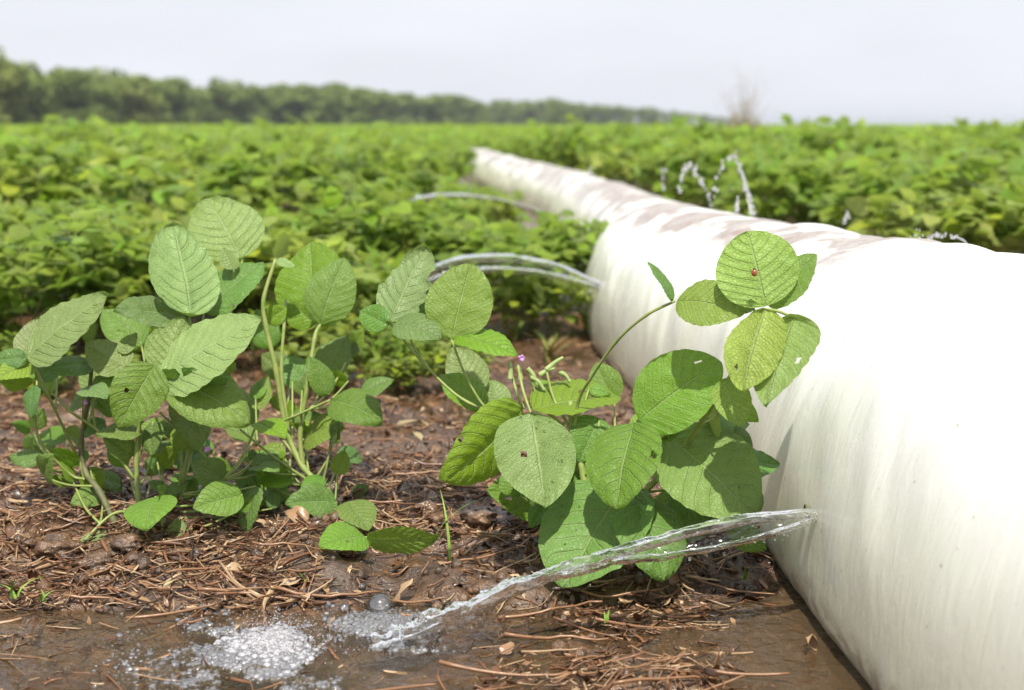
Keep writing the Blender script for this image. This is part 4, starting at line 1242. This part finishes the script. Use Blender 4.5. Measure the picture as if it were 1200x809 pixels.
def tree_meshes(seed, m, H=9.0, cards=2600):
    rng = np.random.default_rng(seed); T = Pile()
    V, F, U = tube(smooth_path([[0, 0, 0], [.1, .1, H * .3], [.2, -.1, H * .62]], 8), np.linspace(.22, .09, 8), 8); T.add(V, F)
    lobes = []
    for k in range(11):
        a = rng.uniform(0, 6.28); rr = rng.uniform(.3, 2.3) * (k > 0); zz = H * (rng.uniform(.10, .22) if k % 3 == 0 else rng.uniform(.28, .78))
        lobes.append((rr * math.cos(a), rr * math.sin(a), zz, rng.uniform(1.1, 1.9)))
        V, F, U = tube(smooth_path([[0, 0, H * .25], [rr * .5 * math.cos(a), rr * .5 * math.sin(a), (zz + H * .25) / 2], lobes[-1][:3]], 6), np.linspace(.09, .03, 6), 5); T.add(V, F)
    lobes.append((0, 0, H * .8, 1.5))
    L = np.array(lobes); k = rng.integers(len(L), size=cards)
    d = rng.normal(size=(cards, 3)); d /= np.linalg.norm(d, axis=1)[:, None]
    rad = L[k, 3] * rng.uniform(.55, 1.08, cards); C = L[k, :3] + d * rad[:, None] * [1, 1, .8]
    C[:, 2] = np.maximum(C[:, 2], rng.uniform(.1, .9, cards))
    n = d + rng.normal(0, .6, (cards, 3)); n /= np.linalg.norm(n, axis=1)[:, None]
    t = np.cross(n, rng.normal(size=(cards, 3))); t /= np.linalg.norm(t, axis=1)[:, None]; b = np.cross(n, t)
    s = rng.uniform(.16, .36, cards)[:, None]
    VV = np.stack([C - t * s, C - b * s * .6 + n * s * .25, C + t * s, C + b * s * .6 + n * s * .2], 1).reshape(-1, 3)
    return T.mesh('trunk', [M_BARK]), mk('crown', VV, np.arange(cards * 4).reshape(-1, 4), [M_CROWN[m]]), VV


TREES = [tree_meshes(500 + k, k % 2) for k in range(6)]
top = [(-60, 66), (0, 68), (20, 70), (42, 80), (60, 90), (80, 82), (102, 78), (122, 84), (145, 90), (168, 84), (186, 92), (205, 97), (217, 93), (240, 99), (260, 97), (282, 101), (300, 99), (325, 102), (350, 100), (378, 103), (402, 100), (425, 106), (450, 108), (480, 110),
       (510, 113), (540, 112), (565, 119), (590, 118), (615, 119), (640, 115), (670, 119), (700, 122), (730, 124), (760, 126), (790, 130), (820, 133), (840, 137), (860, 140)]
trl = ['rounded tall tree at the far left end of the wood', 'second tree from the far left, leaning into the tall one', 'paler tree third from the left in the wood', 'low tree in the first dip of the wood skyline', 'tree left of the twin crowns in the wood',
       'left one of the twin crowns in the wood', 'right one of the twin crowns in the wood', 'low tree right of the twin crowns', 'broad pale tree above the left plant', 'narrow dark tree right of the broad pale tree', 'low tree before the long even stretch of wood',
       'first tree of the long even stretch of wood', 'tree above the upright front leaf', 'tree right of the upright front leaf', 'dark low tree over the tallest front leaf', 'pale tree right of the tallest front leaf', 'last tree that stands out before the wood blurs']
tn = 0
W = Pile()
for q, (px, py) in enumerate(top):
    Hh = 9.0
    dist = (Hh - HCAM) * FPX / (YH - py)
    reps = [(0, 0, 1.0)] if q < 17 else []
    if reps:
        x = (px - CX0) / FPX * dist
        r = E('woodland_tree', (x, dist, 0), trl[q], 'tree', 'trees of the wood at the left field edge'); r.rotation_euler = (0, 0, q * 2.1)
        s = .5 + .5 * 0
        T, Cm, _ = TREES[q % 6]
        r.scale = (1.3, 1.3, random.uniform(.98, 1.22))
        O('trunk', T, r); O('crown', Cm, r)
    # the mass of the wood behind and between
    nxt = top[min(q + 1, len(top) - 1)]
    for j in range(5 if q < 17 else 6):
        u = j / 5; ppx = px + (nxt[0] - px) * u + random.gauss(0, 4); ppy = py + (nxt[1] - py) * u
        dd = dist * random.uniform(1.02, 1.10) if q >= 17 else dist * random.uniform(1.03, 1.12)
        hh = 1.12 * (YH - ppy) / FPX * dd * (random.uniform(.80, .95) if q < 17 else random.uniform(.88, 1.06))
        VV = TREES[random.randrange(6)][2]; a = random.uniform(0, 6.28); s = hh / 9.0
        keep = 1.0 if q < 25 else .6
        sel = RNG.random(len(VV) // 4) < keep * .7
        V = VV.reshape(-1, 4, 3)[sel].reshape(-1, 3)
        ctr = V.reshape(-1, 4, 3).mean(1).repeat(4, 0); V = ctr + (V - ctr) * 1.35
        V = V @ np.array([[math.cos(a), -math.sin(a), 0], [math.sin(a), math.cos(a), 0], [0, 0, 1]]).T * [s * 1.35, s * 1.35, s]
        W.add(V + [(ppx - CX0) / FPX * dd, dd, 0], np.arange(len(V)).reshape(-1, 4))
tag(O('distant_woods', W.mesh('distant_woods', [M_CROWN[0]])), 'hazy green wood along the far edge of the field', 'woods', None, 'stuff')
# lone far tree, right of the weeds
T, Cm, _ = TREES[1]
for (px, hpx, lab) in [(942, 9, 'tiny bluish far-off tree right of the dry weed clump'), (925, 6, 'tiniest far-off tree just right of the dry weed clump')]:
    dist = 1500; s = hpx / FPX * dist / 9
    r = E('woodland_tree', ((px - CX0) / FPX * dist, dist, 0), lab, 'tree'); r.scale = (s * 1.6, s * 1.6, s); O('trunk', T, r); O('crown', Cm, r)
# dry weed clump in the far right field
gy_ = 26.0; root = E('dry_weed', ((868 - CX0) / FPX * gy_, gy_, 0), 'tall dry brown weed clump with bare twigs above the right field', 'weed')
P = Pile(); Q = Pile(); rng = np.random.default_rng(5)
for k in range(34):
    az = rng.uniform(0, 6.28); l = rng.uniform(.6, 1.45); o_ = rng.uniform(.05, .5)
    pth = smooth_path([[rng.normal(0, .12), rng.normal(0, .12), 0], [o_ * .4 * math.cos(az), o_ * .4 * math.sin(az), l * .5], [o_ * math.cos(az), o_ * math.sin(az), l]], 8)
    V, F, U = tube(pth, np.linspace(.007, .002, 8), 4); P.add(V, F)
    for j in range(4):
        b = pth[rng.integers(3, 8)]; V, F, U = tube(smooth_path([b, b + [rng.normal(0, .07), rng.normal(0, .07), .06], b + [rng.normal(0, .12), rng.normal(0, .12), .16]], 4), .002, 3); P.add(V, F)
V0, F0 = ico(1)
for k in range(150):
    p = rng.normal(0, 1, 3) * [.20, .2, .08] + [0, 0, .50]; t1 = rng.normal(0, .025, (4, 3)); Q.add(p + t1, np.array([[0, 1, 2, 3]]))
O('twigs', P.mesh('twigs', [M_DRY]), root); O('foliage', Q.mesh('foliage', [M_DRY]), root)

# ------------------------------------------------------------------ light, sky
to_sun = Vector((.0, -.45, .90)).normalized()
sun_d = bpy.data.lights.new('sun', 'SUN'); sun_d.energy = 5.0; sun_d.angle = math.radians(1.0); sun_d.color = (1, .945, .83)
sun = bpy.data.objects.new('sun', sun_d); COL.objects.link(sun)
sun.rotation_euler = to_sun.to_track_quat('Z', 'Y').to_euler()
wd = bpy.data.worlds.new('World'); sc.world = wd; wd.use_nodes = True
nt = wd.node_tree; nt.nodes.clear()
sky = nt.nodes.new('ShaderNodeTexSky'); sky.sky_type = 'NISHITA'; sky.sun_disc = False
sky.sun_elevation = math.asin(to_sun.z); sky.sun_rotation = math.atan2(to_sun.x, to_sun.y)
sky.air_density = 1.0; sky.dust_density = 4.0; sky.ozone_density = 1.5
# thin milky veil of high cloud over the blue
veil = nt.nodes.new('ShaderNodeMix'); veil.data_type = 'RGBA'; veil.inputs[0].default_value = .8
veil.inputs[7].default_value = (7.2, 7.35, 7.95, 1)
bg = nt.nodes.new('ShaderNodeBackground'); bg.inputs[1].default_value = .10
wo = nt.nodes.new('ShaderNodeOutputWorld')
ctx = nt.nodes.new('ShaderNodeTexCoord'); cmap = nt.nodes.new('ShaderNodeMapping'); cmap.inputs['Scale'].default_value = (2.2, 2.2, 9)
cn = nt.nodes.new('ShaderNodeTexNoise'); cn.inputs['Scale'].default_value = 1.6; cn.inputs['Detail'].default_value = 4
cr_ = nt.nodes.new('ShaderNodeMapRange'); cr_.inputs[1].default_value = .3; cr_.inputs[2].default_value = .7; cr_.inputs[3].default_value = .80; cr_.inputs[4].default_value = .95
nt.links.new(ctx.outputs['Generated'], cmap.inputs[0]); nt.links.new(cmap.outputs[0], cn.inputs[0]); nt.links.new(cn.outputs[0], cr_.inputs[0]); nt.links.new(cr_.outputs[0], veil.inputs[0])
nt.links.new(sky.outputs[0], veil.inputs[6]); nt.links.new(veil.outputs[2], bg.inputs[0]); nt.links.new(bg.outputs[0], wo.inputs[0])

vs = sc.view_settings; vs.view_transform = 'Standard'; vs.look = 'None'; vs.exposure = .42; vs.gamma = 1; vs.use_curve_mapping = False
cy = sc.cycles
cy.max_bounces = 12; cy.transmission_bounces = 10; cy.transparent_max_bounces = 24; cy.diffuse_bounces = 6; cy.glossy_bounces = 4
cy.use_denoising = True; cy.caustics_reflective = False; cy.caustics_refractive = True; cy.sample_clamp_indirect = 6

# ------------------------------------------------------------------ summer haze
t = NT('haze_air'); pv = t.n('ShaderNodeVolumePrincipled')
pv.inputs['Color'].default_value = (.80, .86, .95, 1); pv.inputs['Density'].default_value = .00030; pv.inputs['Anisotropy'].default_value = .2
t.t.links.new(pv.outputs[0], t.out.inputs['Volume'])
HB = np.array([[x, y, z] for x in (-5100, 5100) for y in (-5100, 5100) for z in (-1.2, 12.5)], float)
HF = np.array([[0, 1, 3, 2], [4, 6, 7, 5], [0, 4, 5, 1], [2, 3, 7, 6], [0, 2, 6, 4], [1, 5, 7, 3]])
tag(O('haze', mk('haze', HB, HF, [t.m], None, False)), 'pale summer haze over the field', 'haze', None, 'stuff')
